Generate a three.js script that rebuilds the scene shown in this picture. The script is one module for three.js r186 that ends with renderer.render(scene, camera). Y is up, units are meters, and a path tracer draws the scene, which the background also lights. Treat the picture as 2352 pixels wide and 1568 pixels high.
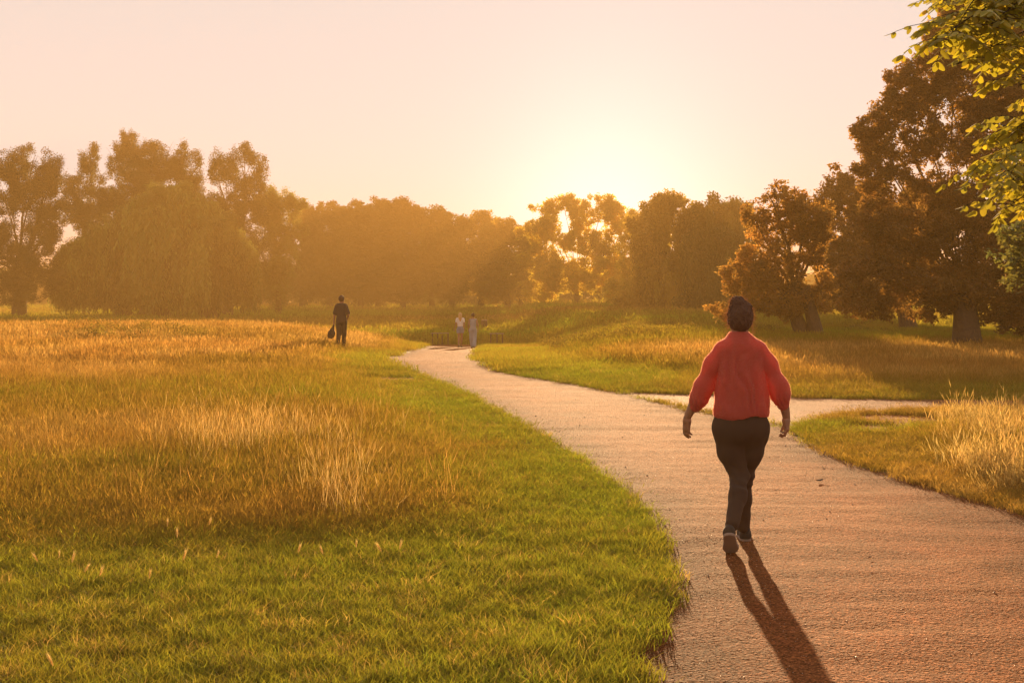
import * as THREE from 'three';
import { mergeGeometries } from 'three/addons/utils/BufferGeometryUtils.js';

// ------------------------------------------------------------------ camera, sky, sun, haze, exposure
const scene = new THREE.Scene();
const EYE = 1.7, FPX = 3267, PITCH = Math.atan(96 / FPX);
const camera = new THREE.PerspectiveCamera(2 * Math.atan(784 / FPX) * 180 / Math.PI, 1024 / 682, 0.1, 4000);
camera.position.set(0, EYE, 0);
camera.rotation.set(-PITCH, 0, 0);
camera.updateMatrixWorld(true);

const SUN_AZ = 3.9 * Math.PI / 180, SUN_EL = 6.2 * Math.PI / 180;
const sunDir = new THREE.Vector3(Math.sin(SUN_AZ) * Math.cos(SUN_EL), Math.sin(SUN_EL), -Math.cos(SUN_AZ) * Math.cos(SUN_EL));
const EXPOSURE = 4.7;
{
  const W = 1024, H = 512, data = new Float32Array(W * H * 4);
  for (let r = 0; r < H; r++) for (let c = 0; c < W; c++) {
    const up = ((r + 0.5) / H - 0.5) * Math.PI, az = ((c + 0.5) / W - 0.5) * 2 * Math.PI;
    const x = Math.cos(up) * Math.cos(az), y = Math.sin(up), z = Math.cos(up) * Math.sin(az);
    const cs = x * sunDir.x + y * sunDir.y + z * sunDir.z, ang = Math.acos(Math.max(-1, Math.min(1, cs))) * 180 / Math.PI;
    const face = 0.5 + 0.5 * cs;                                  // brighter half of the sky round the sun
    const hgt = Math.max(0, y);
    const low = Math.exp(-hgt * 7);
    const b = (0.72 + 0.28 * face * face) * (0.62 + 0.38 * Math.exp(-hgt * 1.6));
    let R = 0.186 * b, G = 0.173 * b, B = 0.163 * b;
    R += low * 0.0 * b; G += low * 0.016 * b; B += low * 0.040 * b;
    const halo = 0.018 * Math.exp(-ang / 7);
    const dAz = Math.atan2(x, -z) * 180 / Math.PI - 3.9, band = (0.65 * Math.exp(-((dAz / 4.5) ** 2)) + 0.16 * Math.exp(-((dAz / 12) ** 2))) * Math.exp(-Math.max(0, up) * 180 / Math.PI / 2.6);   // glow low down under the sun
    R += band * 1.0; G += band * 0.84; B += band * 0.74;
    R += halo * 1.0; G += halo * 0.8; B += halo * 0.66;
    const o = (r * W + c) * 4;
    data[o] = R; data[o + 1] = G; data[o + 2] = B; data[o + 3] = 1;
  }
  const sky = new THREE.DataTexture(data, W, H, THREE.RGBAFormat, THREE.FloatType);
  sky.mapping = THREE.EquirectangularReflectionMapping;
  sky.magFilter = THREE.LinearFilter;
  sky.needsUpdate = true;
  scene.background = sky;
  scene.environment = sky;
}
const sun = new THREE.DirectionalLight(new THREE.Color().setRGB(1, 0.63, 0.31), 5);
sun.position.copy(sunDir).multiplyScalar(300);
sun.castShadow = true;
Object.assign(sun.shadow.camera, { left: -120, right: 120, top: 60, bottom: -60, near: 1, far: 800 });
sun.shadow.mapSize.set(4096, 4096);
scene.add(sun);
scene.fog = new THREE.FogExp2(new THREE.Color().setRGB(1, 0.60, 0.19), 0.0016);

const renderer = new THREE.WebGLRenderer();
renderer.toneMapping = THREE.LinearToneMapping;
renderer.toneMappingExposure = EXPOSURE;
renderer.shadowMap.enabled = true;

// ------------------------------------------------------------------ helpers
function rng(seed) { let s = seed >>> 0; return () => { s = (s + 0x6d2b79f5) | 0; let t = Math.imul(s ^ (s >>> 15), 1 | s); t = (t + Math.imul(t ^ (t >>> 7), 61 | t)) ^ t; return ((t ^ (t >>> 14)) >>> 0) / 4294967296; }; }
const lerp = (a, b, t) => a + (b - a) * t, clamp = (v, a = 0, b = 1) => Math.max(a, Math.min(b, v));
const sstep = (a, b, x) => { const t = clamp((x - a) / (b - a)); return t * t * (3 - 2 * t); };
const hash3 = (x, y, z) => { let h = Math.imul(x | 0, 374761393) + Math.imul(y | 0, 668265263) + Math.imul(z | 0, 1274126177); h = Math.imul(h ^ (h >>> 13), 1274126177); return ((h ^ (h >>> 16)) >>> 0) / 4294967296; };
function noise3(x, y, z) {
  const xi = Math.floor(x), yi = Math.floor(y), zi = Math.floor(z);
  const f = (t) => t * t * (3 - 2 * t), u = f(x - xi), v = f(y - yi), w = f(z - zi);
  const k = (a, b, c) => hash3(xi + a, yi + b, zi + c);
  return lerp(lerp(lerp(k(0, 0, 0), k(1, 0, 0), u), lerp(k(0, 1, 0), k(1, 1, 0), u), v), lerp(lerp(k(0, 0, 1), k(1, 0, 1), u), lerp(k(0, 1, 1), k(1, 1, 1), u), v), w) * 2 - 1;
}
const noise2 = (x, y) => noise3(x, y, 7.3);
const fbm2 = (x, y, o = 3) => { let s = 0, a = 0.5; for (let i = 0; i < o; i++) { s += a * noise2(x, y); x = x * 2.03 + 11.7; y = y * 2.03 + 5.1; a *= 0.5; } return s; };

const used = new Map();
function numbered(name) { const n = used.get(name) ?? 0; used.set(name, n + 1); return n ? `${name}_${String(n).padStart(3, '0')}` : name; }
function tag(o, label, category, group) { o.userData.label = label; o.userData.category = category; if (group) o.userData.group = group; return o; }
function base(name, x, y, z, turn = 0) { const g = new THREE.Group(); g.name = numbered(name); g.position.set(x, y, z); g.rotation.y = turn; scene.add(g); return g; }
function part(name, geo, mat, parent) { const m = new THREE.Mesh(geo, mat); m.name = name; m.castShadow = m.receiveShadow = true; parent.add(m); return m; }
function structure(name, geo, mat, label) { const m = part(numbered(name), geo, mat, scene); m.userData.kind = 'structure'; m.userData.label = label; return m; }
function instanced(name, geo, mat, list, parent) {      // list of { m: Matrix4, c: [r, g, b] }
  const im = new THREE.InstancedMesh(geo, mat, list.length), col = new THREE.Color();
  list.forEach((e, i) => { im.setMatrixAt(i, e.m); im.setColorAt(i, col.setRGB(...e.c)); });
  im.name = name; im.userData.kind = 'stuff'; im.castShadow = im.receiveShadow = true; parent.add(im); return im;
}
function geoOf(pos, idx, uv, col) {
  const g = new THREE.BufferGeometry();
  g.setAttribute('position', new THREE.Float32BufferAttribute(pos, 3));
  if (uv) g.setAttribute('uv', new THREE.Float32BufferAttribute(uv, 2));
  if (col) g.setAttribute('color', new THREE.Float32BufferAttribute(col, 3));
  g.setIndex(idx); g.computeVertexNormals(); return g;
}
const std = (r, g, b, rough = 0.85, more = {}) => new THREE.MeshStandardMaterial({ color: new THREE.Color().setRGB(r, g, b), roughness: rough, ...more });
const leafMat = (r, g, b, t = 0.45, spec = 0.35) => new THREE.MeshPhysicalMaterial({ color: new THREE.Color().setRGB(r, g, b), roughness: 0.95, transmission: t, thickness: 0, specularIntensity: spec, side: THREE.DoubleSide });

// a photo position (2352 px wide) at a distance, and where its sight line meets the ground
const cp = Math.cos(PITCH), sp = Math.sin(PITCH);
function ray(px, py) { const x = (px - 1176) / FPX, y = (784 - py) / FPX; return [x, y * cp - sp, -(cp + y * sp)]; }
function at(px, py, D) { const r = ray(px, py), k = D / -r[2]; return new THREE.Vector3(r[0] * k, EYE + r[1] * k, -D); }

// ------------------------------------------------------------------ lie of the land: X to the right, D away from the viewer
function land(X, D) {
  const left = sstep(6, 1, X), far = clamp((D - 38) / 47);
  let h = -0.15 * sstep(60, 120, D) - 1.0 * left * far;
  h += 0.92 * sstep(-1, -12, X) * Math.exp(-(((D - 58) / 15) ** 2));
  h += 0.22 * sstep(1.5, 4, X) * sstep(16, 5, X) * Math.exp(-(((D - 58) / 8) ** 2));
  h += fbm2(X * 0.11 + 3, D * 0.11, 2) * 0.10 * sstep(14, 34, D);
  h += fbm2(X * 0.02, D * 0.02 + 9, 2) * 0.5 * sstep(90, 200, D);
  return h;
}
function ground(px, py) {
  const r = ray(px, py); let D = 2;
  for (let k = 0; k < 4000 && D < 900; k++) { const t = D / -r[2]; if (EYE + r[1] * t <= land(r[0] * t, D)) break; D += Math.max(0.004, D * 0.002); }
  return [r[0] * D / -r[2], D];
}
// edges of the path as places on the ground: rows [x, y] of the photograph, joined smoothly
function edge(rows) {
  const pts = rows.map(([x, y]) => new THREE.Vector3(...[ground(x, y)].flatMap(([X, D]) => [X, 0, D])));
  return new THREE.CatmullRomCurve3(pts, false, 'centripetal').getPoints(rows.length * 14).map((p) => [p.x, p.z]);
}
const LEFT = edge([[1515, 1900], [1485, 1660], [1468, 1568], [1452, 1500], [1500, 1432], [1524, 1360], [1516, 1275], [1478, 1185], [1420, 1128], [1330, 1060], [1230, 998], [1130, 940], [1030, 889], [955, 858], [900, 832], [888, 823], [930, 813], [970, 800], [990, 786]]);
const RIGHT = edge([[4300, 1900], [3500, 1660], [3150, 1568], [2640, 1290], [2352, 1183], [2200, 1139], [2100, 1110], [2000, 1080], [1900, 1040], [1836, 1004], [1812, 985], [1690, 958], [1530, 928], [1400, 899], [1290, 879], [1200, 865], [1122, 845], [1090, 826], [1096, 803], [1100, 786]]);
const SIDE_TOP = edge([[1380, 897], [1500, 904], [1650, 908], [1800, 913], [2000, 917], [2352, 920], [2700, 921], [3600, 922]]);
const SIDE_LOW = edge([[1560, 940], [1812, 986], [1850, 970], [1950, 950], [2080, 943], [2352, 940], [2700, 940], [3600, 940]]);
function across(line, D) {
  for (let i = 1; i < line.length; i++) { const a = line[i - 1], b = line[i]; if ((a[1] <= D && b[1] >= D) || (a[1] >= D && b[1] <= D)) return lerp(a[0], b[0], (D - a[1]) / (b[1] - a[1] || 1)); }
  return D < line[0][1] ? line[0][0] : line[line.length - 1][0];
}
const D_END = LEFT[LEFT.length - 1][1], D_START = LEFT[0][1];
const sidePoly = [...SIDE_TOP, ...SIDE_LOW.slice().reverse()];
function inside(poly, X, D) { let c = false; for (let i = 0, j = poly.length - 1; i < poly.length; j = i++) { const a = poly[i], b = poly[j]; if ((a[1] > D) !== (b[1] > D) && X < (b[0] - a[0]) * (D - a[1]) / (b[1] - a[1]) + a[0]) c = !c; } return c; }
const segs = [LEFT, RIGHT, SIDE_TOP, SIDE_LOW];
function offPath(X, D) {      // metres outside the path's edge, negative on the path
  let d2 = 1e9;
  for (const l of segs) for (let i = 2; i < l.length; i += 2) {
    const a = l[i - 2], b = l[i], dx = b[0] - a[0], dz = b[1] - a[1], t = clamp(((X - a[0]) * dx + (D - a[1]) * dz) / (dx * dx + dz * dz + 1e-9));
    const ex = X - a[0] - t * dx, ez = D - a[1] - t * dz; d2 = Math.min(d2, ex * ex + ez * ez);
  }
  const on = (D < D_END && X > across(LEFT, D) && X < across(RIGHT, D)) || inside(sidePoly, X, D);
  return Math.sqrt(d2) * (on ? -1 : 1);
}

// ------------------------------------------------------------------ textures
function dataTex(n, fn, srgb) {
  const d = new Uint8Array(n * n * 4);
  for (let y = 0; y < n; y++) for (let x = 0; x < n; x++) { const v = fn(x / n, y / n, x, y), o = (y * n + x) * 4; d[o] = clamp(v[0]) * 255; d[o + 1] = clamp(v[1]) * 255; d[o + 2] = clamp(v[2]) * 255; d[o + 3] = 255; }
  const t = new THREE.DataTexture(d, n, n); t.wrapS = t.wrapT = THREE.RepeatWrapping; t.magFilter = THREE.LinearFilter; t.minFilter = THREE.LinearMipmapLinearFilter; t.generateMipmaps = true;
  if (srgb) t.colorSpace = THREE.SRGBColorSpace; t.needsUpdate = true; return t;
}
function tileNoise(u, v, f, s) {       // repeats over 0..1
  const x = u * f, y = v * f, xi = Math.floor(x), yi = Math.floor(y), q = (t) => t * t * (3 - 2 * t), a = q(x - xi), b = q(y - yi), k = (i, j) => hash3((xi + i) % f, (yi + j) % f, s);
  return lerp(lerp(k(0, 0), k(1, 0), a), lerp(k(0, 1), k(1, 1), a), b);
}
const gritColor = dataTex(1024, (u, v, x, y) => {
  const big = tileNoise(u, v, 5, 1) * 0.5 + tileNoise(u, v, 13, 2) * 0.3 + tileNoise(u, v, 37, 3) * 0.2, fine = tileNoise(u, v, 256, 4), speck = tileNoise(u, v, 420, 5), g = hash3(x, y, 9);
  let k = 0.60 + 0.18 * (big - 0.5) + 0.42 * (fine - 0.5) + 0.14 * (g - 0.5);
  if (speck > 0.84) k += 0.24; if (speck < 0.16) k -= 0.26;
  const w = tileNoise(u, v, 9, 6) * 0.05;
  return [k * 1.03, k * (0.80 - w), k * (0.60 - w)];
}, true);
const gritBump = dataTex(1024, (u, v, x, y) => { const a = tileNoise(u, v, 190, 14), b = tileNoise(u, v, 420, 15), c = tileNoise(u, v, 60, 16), k = 0.45 * a * a + 0.4 * b + 0.25 * c; return [k, k, k]; });
const soilColor = dataTex(512, (u, v, x, y) => { const k = 0.30 + 0.2 * (tileNoise(u, v, 20, 21) - 0.5) + 0.25 * (tileNoise(u, v, 90, 22) - 0.5), g = tileNoise(u, v, 8, 23); return [k * 1.1, k * (0.92 + 0.15 * g), k * 0.42]; }, true);
const barkBump = dataTex(256, (u, v) => { const k = 0.6 * tileNoise(u, v * 0.25, 24, 31) + 0.4 * tileNoise(u, v, 40, 32); return [k, k, k]; });

// ------------------------------------------------------------------ ground, path, side path
{
  const rows = [-60, -30, -15, -6, -2, 0, 1]; for (let d = 2; d < 2200; d *= 1.035) rows.push(d);
  const nc = 110, pos = [], uv = [], idx = [];
  rows.forEach((D) => { for (let j = 0; j <= nc; j++) { const s = j / nc * 2 - 1, X = s * (0.95 * Math.max(D, 0) + 18); pos.push(X, land(X, Math.max(D, 0)), -D); uv.push(X / 2.3, D / 2.3); } });
  for (let i = 0; i < rows.length - 1; i++) for (let j = 0; j < nc; j++) { const a = i * (nc + 1) + j, b = a + nc + 1; idx.push(a, a + 1, b, a + 1, b + 1, b); }
  structure('ground', geoOf(pos, idx, uv), new THREE.MeshStandardMaterial({ map: soilColor, roughness: 1 }), 'grassy park ground with warm brown soil under the meadow');
}
const PATH = { map: gritColor, bumpMap: gritBump, bumpScale: 0.018, roughness: 0.92, specularIntensity: 0.06, color: new THREE.Color().setRGB(0.68, 0.455, 0.31) }, pathMat = new THREE.MeshPhysicalMaterial(PATH);
const pathLift = (X, D, e) => 0.012 + 0.008 * sstep(0, 0.5, e) + 0.009 * noise2(X * 0.9, D * 2.3) + 0.005 * noise2(X * 2.2 + 4, D * 6.1) + 0.002 * noise2(X * 9, D * 21);
{
  const pos = [], uv = [], idx = [], col = [], nc = 54; let n = 0;
  for (let D = D_START; D < D_END; D *= 1.0065) {
    const a = across(LEFT, D), b = across(RIGHT, D);
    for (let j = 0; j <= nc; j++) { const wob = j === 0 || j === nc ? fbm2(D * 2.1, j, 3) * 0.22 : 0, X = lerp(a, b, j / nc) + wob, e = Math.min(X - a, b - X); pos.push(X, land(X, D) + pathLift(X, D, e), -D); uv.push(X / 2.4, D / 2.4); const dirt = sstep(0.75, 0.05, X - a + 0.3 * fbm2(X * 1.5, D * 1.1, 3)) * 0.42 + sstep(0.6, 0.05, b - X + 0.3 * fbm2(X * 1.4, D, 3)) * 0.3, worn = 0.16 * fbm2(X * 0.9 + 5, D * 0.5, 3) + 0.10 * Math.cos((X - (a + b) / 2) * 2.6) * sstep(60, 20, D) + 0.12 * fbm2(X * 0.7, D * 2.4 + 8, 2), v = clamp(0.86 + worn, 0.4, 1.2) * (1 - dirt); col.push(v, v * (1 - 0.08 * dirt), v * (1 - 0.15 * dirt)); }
    n++;
  }
  for (let i = 0; i < n - 1; i++) for (let j = 0; j < nc; j++) { const p = i * (nc + 1) + j, q = p + nc + 1; idx.push(p, p + 1, q, p + 1, q + 1, q); }
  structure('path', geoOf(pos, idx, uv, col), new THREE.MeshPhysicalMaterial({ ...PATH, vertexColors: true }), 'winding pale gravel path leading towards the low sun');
  const p2 = [], u2 = [], i2 = [], m = Math.min(SIDE_TOP.length, SIDE_LOW.length), mc = 14;
  for (let i = 0; i < m; i++) { const a = SIDE_TOP[Math.round(i * (SIDE_TOP.length - 1) / (m - 1))], b = SIDE_LOW[Math.round(i * (SIDE_LOW.length - 1) / (m - 1))]; for (let j = 0; j <= mc; j++) { const X = lerp(a[0], b[0], j / mc), D = lerp(a[1], b[1], j / mc); p2.push(X, land(X, D) + 0.006 + 0.006 * noise2(X * 2, D * 4), -D); u2.push(X / 2.1 + 0.3, D / 2.1); } }
  for (let i = 0; i < m - 1; i++) for (let j = 0; j < mc; j++) { const p = i * (mc + 1) + j, q = p + mc + 1; i2.push(p, q, p + 1, p + 1, q, q + 1); }
  structure('side_path', geoOf(p2, i2, u2), new THREE.MeshPhysicalMaterial({ map: gritColor, bumpMap: gritBump, bumpScale: 0.02, roughness: 0.9, specularIntensity: 0.3, color: new THREE.Color().setRGB(0.56, 0.42, 0.36) }), 'rougher greyish gravel track branching off to the right');
  // bare, trodden soil: irregular thin patches
  const patch = (px, py, rx, rz, seed, label) => {
    const [X0, D0] = ground(px, py), N = 26, M = 6, P = [], U = [], I = [];
    for (let k = 0; k <= M; k++) for (let i = 0; i < N; i++) { const a = i / N * Math.PI * 2, r = (k / M) * (1 + 0.45 * noise2(Math.cos(a) * 1.7 + seed, Math.sin(a) * 1.7)), X = X0 + Math.cos(a) * r * rx, D = D0 + Math.sin(a) * r * rz; P.push(X, land(X, D) + 0.016 - 0.012 * (k / M), -D); U.push(X / 2, D / 2); }
    for (let k = 0; k < M; k++) for (let i = 0; i < N; i++) { const a = k * N + i, b = k * N + (i + 1) % N; I.push(a, a + N, b, b, a + N, b + N); }
    return structure('bare_ground', geoOf(P, I, U), pathMat, label);
  };
  patch(2085, 966, 0.75, 1.1, 3, 'bare sandy patch in the grass wedge on the right');
  patch(2010, 985, 0.45, 0.6, 8, 'small bare sandy patch beside the larger one on the right');
  patch(895, 873, 0.8, 0.8, 5, 'bare sandy patch in the grass left of the path bend');
  patch(190, 724, 5, 8, 12, 'pale worn strip of earth below the willows on the left');
}
const BARE = [[2085, 966, 0.7, 1.0], [2010, 985, 0.42, 0.55], [895, 873, 0.75, 0.75]].map(([x, y, a, b]) => [...ground(x, y), a, b]);
const bareAt = (X, D) => BARE.some(([x, d, a, b]) => ((X - x) / a) ** 2 + ((D - d) / b) ** 2 < 1.0 + 0.5 * noise2(X * 4, D * 4));

// ------------------------------------------------------------------ trees
function tube(pts, radii, sides, pos, idx, uvs) {       // tapered tube along points
  const start = pos.length / 3, T = new THREE.Vector3(), A = new THREE.Vector3(), B = new THREE.Vector3(), up = new THREE.Vector3(0.31, 0.12, 0.94).normalize();
  let len = 0;
  pts.forEach((p, i) => {
    T.subVectors(pts[Math.min(i + 1, pts.length - 1)], pts[Math.max(i - 1, 0)]).normalize();
    A.crossVectors(T, up).normalize(); B.crossVectors(T, A);
    if (i) len += p.distanceTo(pts[i - 1]);
    for (let k = 0; k <= sides; k++) { const a = k / sides * Math.PI * 2, r = radii[i] * (1 + 0.08 * Math.sin(3 * a + i)); pos.push(p.x + (A.x * Math.cos(a) + B.x * Math.sin(a)) * r, p.y + (A.y * Math.cos(a) + B.y * Math.sin(a)) * r, p.z + (A.z * Math.cos(a) + B.z * Math.sin(a)) * r); uvs.push(k / sides, len * 0.5); }
  });
  for (let i = 0; i < pts.length - 1; i++) for (let k = 0; k < sides; k++) { const a = start + i * (sides + 1) + k, b = a + sides + 1; idx.push(a, b, a + 1, a + 1, b, b + 1); }
}
function leafCluster(seed, n, L, W, squash = 0.8) {      // a loose ball of leaves of radius about 1
  const R = rng(seed), pos = [], idx = [], v = new THREE.Vector3(), q = new THREE.Quaternion(), e = new THREE.Euler();
  for (let i = 0; i < n; i++) {
    let x, y, z; do { x = R() * 2 - 1; y = R() * 2 - 1; z = R() * 2 - 1; } while (x * x + y * y + z * z > 1);
    const l = L * (0.7 + 0.6 * R()), w = W * (0.7 + 0.6 * R());
    q.setFromEuler(e.set((R() - 0.5) * 2.4, R() * 6.28, (R() - 0.5) * 2.2));
    const b = pos.length / 3;
    for (const [a, c, d] of [[0, 0, 0], [-w / 2, w * 0.18, l * 0.45], [0, -0.04, l], [w / 2, w * 0.18, l * 0.5]]) { v.set(a, c, d).applyQuaternion(q); pos.push(x + v.x, y * squash + v.y, z + v.z); }
    idx.push(b, b + 1, b + 2, b, b + 2, b + 3);
  }
  return geoOf(pos, idx);
}
function strandCluster(seed, n, leaves) {                 // willow whips of length about 1 hanging from the origin
  const R = rng(seed), pos = [], idx = [];
  for (let s = 0; s < n; s++) {
    const ox = (R() - 0.5) * 0.4, oz = (R() - 0.5) * 0.4, bx = (R() - 0.5) * 0.3, bz = (R() - 0.5) * 0.3, len = 0.6 + 0.5 * R();
    for (let i = 0; i < leaves; i++) {
      const t = (i + R()) / leaves, x = ox + bx * t * t, z = oz + bz * t * t, y = -len * t, a = R() * 6.28, l = 0.10 + 0.06 * R(), w = 0.020 + 0.012 * R();
      const cx = Math.cos(a), cz = Math.sin(a), b = pos.length / 3, dr = 0.75;
      pos.push(x, y, z, x + cx * l * 0.35 - cz * w, y - l * 0.45 * dr, z + cz * l * 0.35 + cx * w, x + cx * l * 0.5, y - l * dr * 1.2, z + cz * l * 0.5, x + cx * l * 0.35 + cz * w, y - l * 0.5 * dr, z + cz * l * 0.35 - cx * w);
      idx.push(b, b + 1, b + 2, b, b + 2, b + 3);
    }
  }
  return geoOf(pos, idx);
}
const BROAD = [1, 2, 3].map((s) => leafCluster(s * 17, 24, 0.62, 0.42)), NARROW = [1, 2].map((s) => leafCluster(s * 31, 34, 0.66, 0.20, 1.1)), WHIPS = [1, 2].map((s) => strandCluster(s * 53, 7, 16));
const barkMat = std(0.075, 0.05, 0.034, 0.95, { bumpMap: barkBump, bumpScale: 0.05 });
const GREEN = leafMat(0.085, 0.10, 0.022, 0.45), OLIVE = leafMat(0.08, 0.085, 0.028, 0.4), WILLOW = leafMat(0.21, 0.22, 0.055, 0.5), GLOW_GOLD = leafMat(0.62, 0.50, 0.06, 0.75), GLOW_HONEY = leafMat(0.34, 0.25, 0.045, 0.65), DARK = leafMat(0.075, 0.072, 0.02, 0.42), FLARE_RUSSET = leafMat(0.25, 0.145, 0.034, 0.65);  // gold and honey carry the sun glow, russet the flare veil, in leaf colour

const HAZE_AMBER = leafMat(0.34, 0.20, 0.042, 0.7);  // lightened so that the orange haze sits in the leaf colour
// lobes: [px, py, rx, ry, (depth offset m), (density)] seen at distance D; the trunk stands at photo column px0
function tree({ name = 'tree', D, px, lobes, leaf = GREEN, shapes = BROAD, cluster = 11, fill = 1, trunk = 0.35, whips = 0, whipLen = 3, seed = 1, label, category = 'tree', group, gaps = 0.15, lean = 0, trunkTop, multi = 1, sprigs = 4, limb = 1, clear = 0.15, thin = 1 }) {
  const R = rng(seed * 7919 + 13), k = D / FPX, X0 = (px - 1176) * k, Y0 = land(X0, D), g = base(name, X0, Y0, -D);
  const L = lobes.map(([lx, ly, rx, ry, dz = 0, dens = 1]) => { const c = at(lx, ly, D); return { c: new THREE.Vector3(c.x - X0, c.y - Y0, dz + (R() - 0.5) * Math.min(rx, ry) * k * 0.6), r: [rx * k, ry * k, Math.min(rx, ry * 1.3) * k * 1.05 * thin], dens }; });
  for (const l of L.slice()) for (let i = 0; i < sprigs; i++) {       // small sprigs that break the outline
    const a = R() * 6.283, u = -0.1 + 1.1 * R(), e = 0.9 + 0.16 * R(), rr = 0.16 + 0.16 * R(), c = Math.sqrt(Math.max(0, 1 - u * u));
    L.push({ c: new THREE.Vector3(l.c.x + Math.cos(a) * c * l.r[0] * e, l.c.y + u * l.r[1] * e, l.c.z + Math.sin(a) * c * l.r[2] * e), r: [l.r[0] * rr, l.r[1] * rr * 1.25, l.r[2] * rr], dens: l.dens * 1.3, small: true });
  }
  // wood
  const pos = [], idx = [], uvs = [], bpos = [], bidx = [], buv = [];
  const low = Math.min(...L.map((l) => l.c.y - l.r[1])), top = Math.max(...L.map((l) => l.c.y + l.r[1])), mean = L.reduce((s, l) => s + l.c.x, 0) / L.length;
  const fork = new THREE.Vector3(lerp(0, mean, 0.25) + lean, trunkTop ?? Math.max(1.6, low + (top - low) * 0.25), 0);
  for (let m = 0; m < multi; m++) {
    const ox = multi > 1 ? (m - (multi - 1) / 2) * trunk * 1.5 : 0, oz = multi > 1 ? (R() - 0.5) * trunk * 2 : 0;
    const pts = [0, 0.06, 0.18, 0.45, 0.75, 1].map((t) => new THREE.Vector3(ox * (0.6 + 0.9 * t) + fork.x * t + (R() - 0.5) * trunk * 0.3 * (t > 0.1), fork.y * t - 0.12 * (t === 0), oz));
    tube(pts, [1.75, 1.3, 1.06, 0.9, 0.8, 0.72].map((s) => s * trunk / Math.sqrt(multi)), 12, pos, idx, uvs);
  }
  for (const l of L) {
    if (l.small) continue;
    const d = l.c.clone().sub(fork), mid = fork.clone().addScaledVector(d, 0.5).add(new THREE.Vector3((R() - 0.5) * d.length() * 0.15, -Math.abs(d.x) * 0.08, (R() - 0.5) * d.length() * 0.15));
    const r0 = trunk * (0.08 + 0.08 * R()) * limb;
    tube([fork.clone().add(new THREE.Vector3(0, -trunk * 0.8, 0)), mid, l.c], [r0 * 1.3, r0, r0 * 0.5], 6, bpos, bidx, buv);
    for (let b = 0; b < 7; b++) { const e = new THREE.Vector3((R() - 0.5) * 1.7 * l.r[0], (R() - 0.2) * 1.1 * l.r[1], (R() - 0.5) * 1.7 * l.r[2]).add(l.c), m2 = mid.clone().lerp(l.c, 0.5 + 0.5 * R()); tube([m2, m2.clone().lerp(e, 0.5).add(new THREE.Vector3(0, 0.06 * l.r[1], 0)), e], [r0 * 0.45, r0 * 0.28, r0 * 0.1], 4, bpos, bidx, buv); }
  }
  part('trunk', geoOf(pos, idx, uvs), barkMat, g);
  part('branches', geoOf(bpos, bidx, buv), barkMat, g);
  // foliage
  const rc = cluster * k, lists = shapes.map(() => []), wl = WHIPS.map(() => []), q = new THREE.Quaternion(), eu = new THREE.Euler(), S = new THREE.Vector3(), P = new THREE.Vector3();
  for (const l of L) {
    const n = Math.round(fill * l.dens * 7.5 * (l.r[0] * l.r[1]) / (rc * rc)), fr = 1.6 / Math.max(rc * 2.2, 0.2);
    for (let i = 0; i < n; i++) {
      let x, y, z, s; do { x = R() * 2 - 1; y = R() * 2 - 1; z = R() * 2 - 1; s = x * x + y * y + z * z; } while (s > 1 || s < 0.12 * R());
      P.set(l.c.x + x * l.r[0], l.c.y + y * l.r[1], l.c.z + z * l.r[2]);
      const nz = noise3(P.x * fr * 0.36 + seed, P.y * fr * 0.36, P.z * fr * 0.36);
      if (nz < -0.62 + gaps * 2 * (0.35 + 0.65 * s)) continue;
      if (P.y < Math.max(0.3, clear * (0.6 + 0.8 * R()))) continue;
      const sc = rc * (0.65 + 0.7 * R()) * (1 - 0.25 * s), b = 0.7 + 0.35 * R() + 0.5 * nz;
      q.setFromEuler(eu.set(R() * 0.8 - 0.4, R() * 6.28, R() * 0.8 - 0.4));
      lists[i % shapes.length].push({ m: new THREE.Matrix4().compose(P, q, S.set(sc, sc, sc)), c: [b * (0.95 + 0.25 * R()), b, b * (0.8 + 0.3 * R())] });
    }
    if (whips && !l.small) {
      const nw = Math.round(whips * l.dens * (l.r[0] * (l.r[1] + l.r[0])) / (k * k) / 34);
      for (let i = 0; i < nw; i++) {
        const a = R() * 6.28, h = R() * 1.25 - 0.3, rr = Math.sqrt(Math.max(0, 1 - h * h)) * (0.55 + 0.5 * Math.sqrt(R()));
        P.set(l.c.x + Math.cos(a) * rr * l.r[0], l.c.y + h * l.r[1], l.c.z + Math.sin(a) * rr * l.r[2]);
        const ln = Math.min(whipLen * (0.5 + 0.8 * R()), (P.y - clear * (0.4 + 1.2 * R())) / 1.1); if (ln < 0.5) continue;
        const nz = noise3(P.x * 0.42 + seed, P.y * 0.12, P.z * 0.42), b = Math.max(0.3, 0.72 + 0.35 * R() + 1.1 * nz); if (nz < -0.12 && R() < 0.75) continue;  // light strands against a dark interior, put into the strand colour
        q.setFromEuler(eu.set(R() * 0.16 - 0.08, R() * 6.28, R() * 0.16 - 0.08 + 0.05));
        wl[i % wl.length].push({ m: new THREE.Matrix4().compose(P, q, S.set(ln * 0.85, ln, ln * 0.85)), c: [b * (0.95 + 0.2 * R()), b, b * 0.85] });
      }
    }
  }
  lists.forEach((l, i) => l.length && instanced('crown', shapes[i], leaf, l, g));
  wl.forEach((l, i) => l.length && instanced('hanging_twigs', WHIPS[i], leaf, l, g));
  return tag(g, label, category, group);
}
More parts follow.
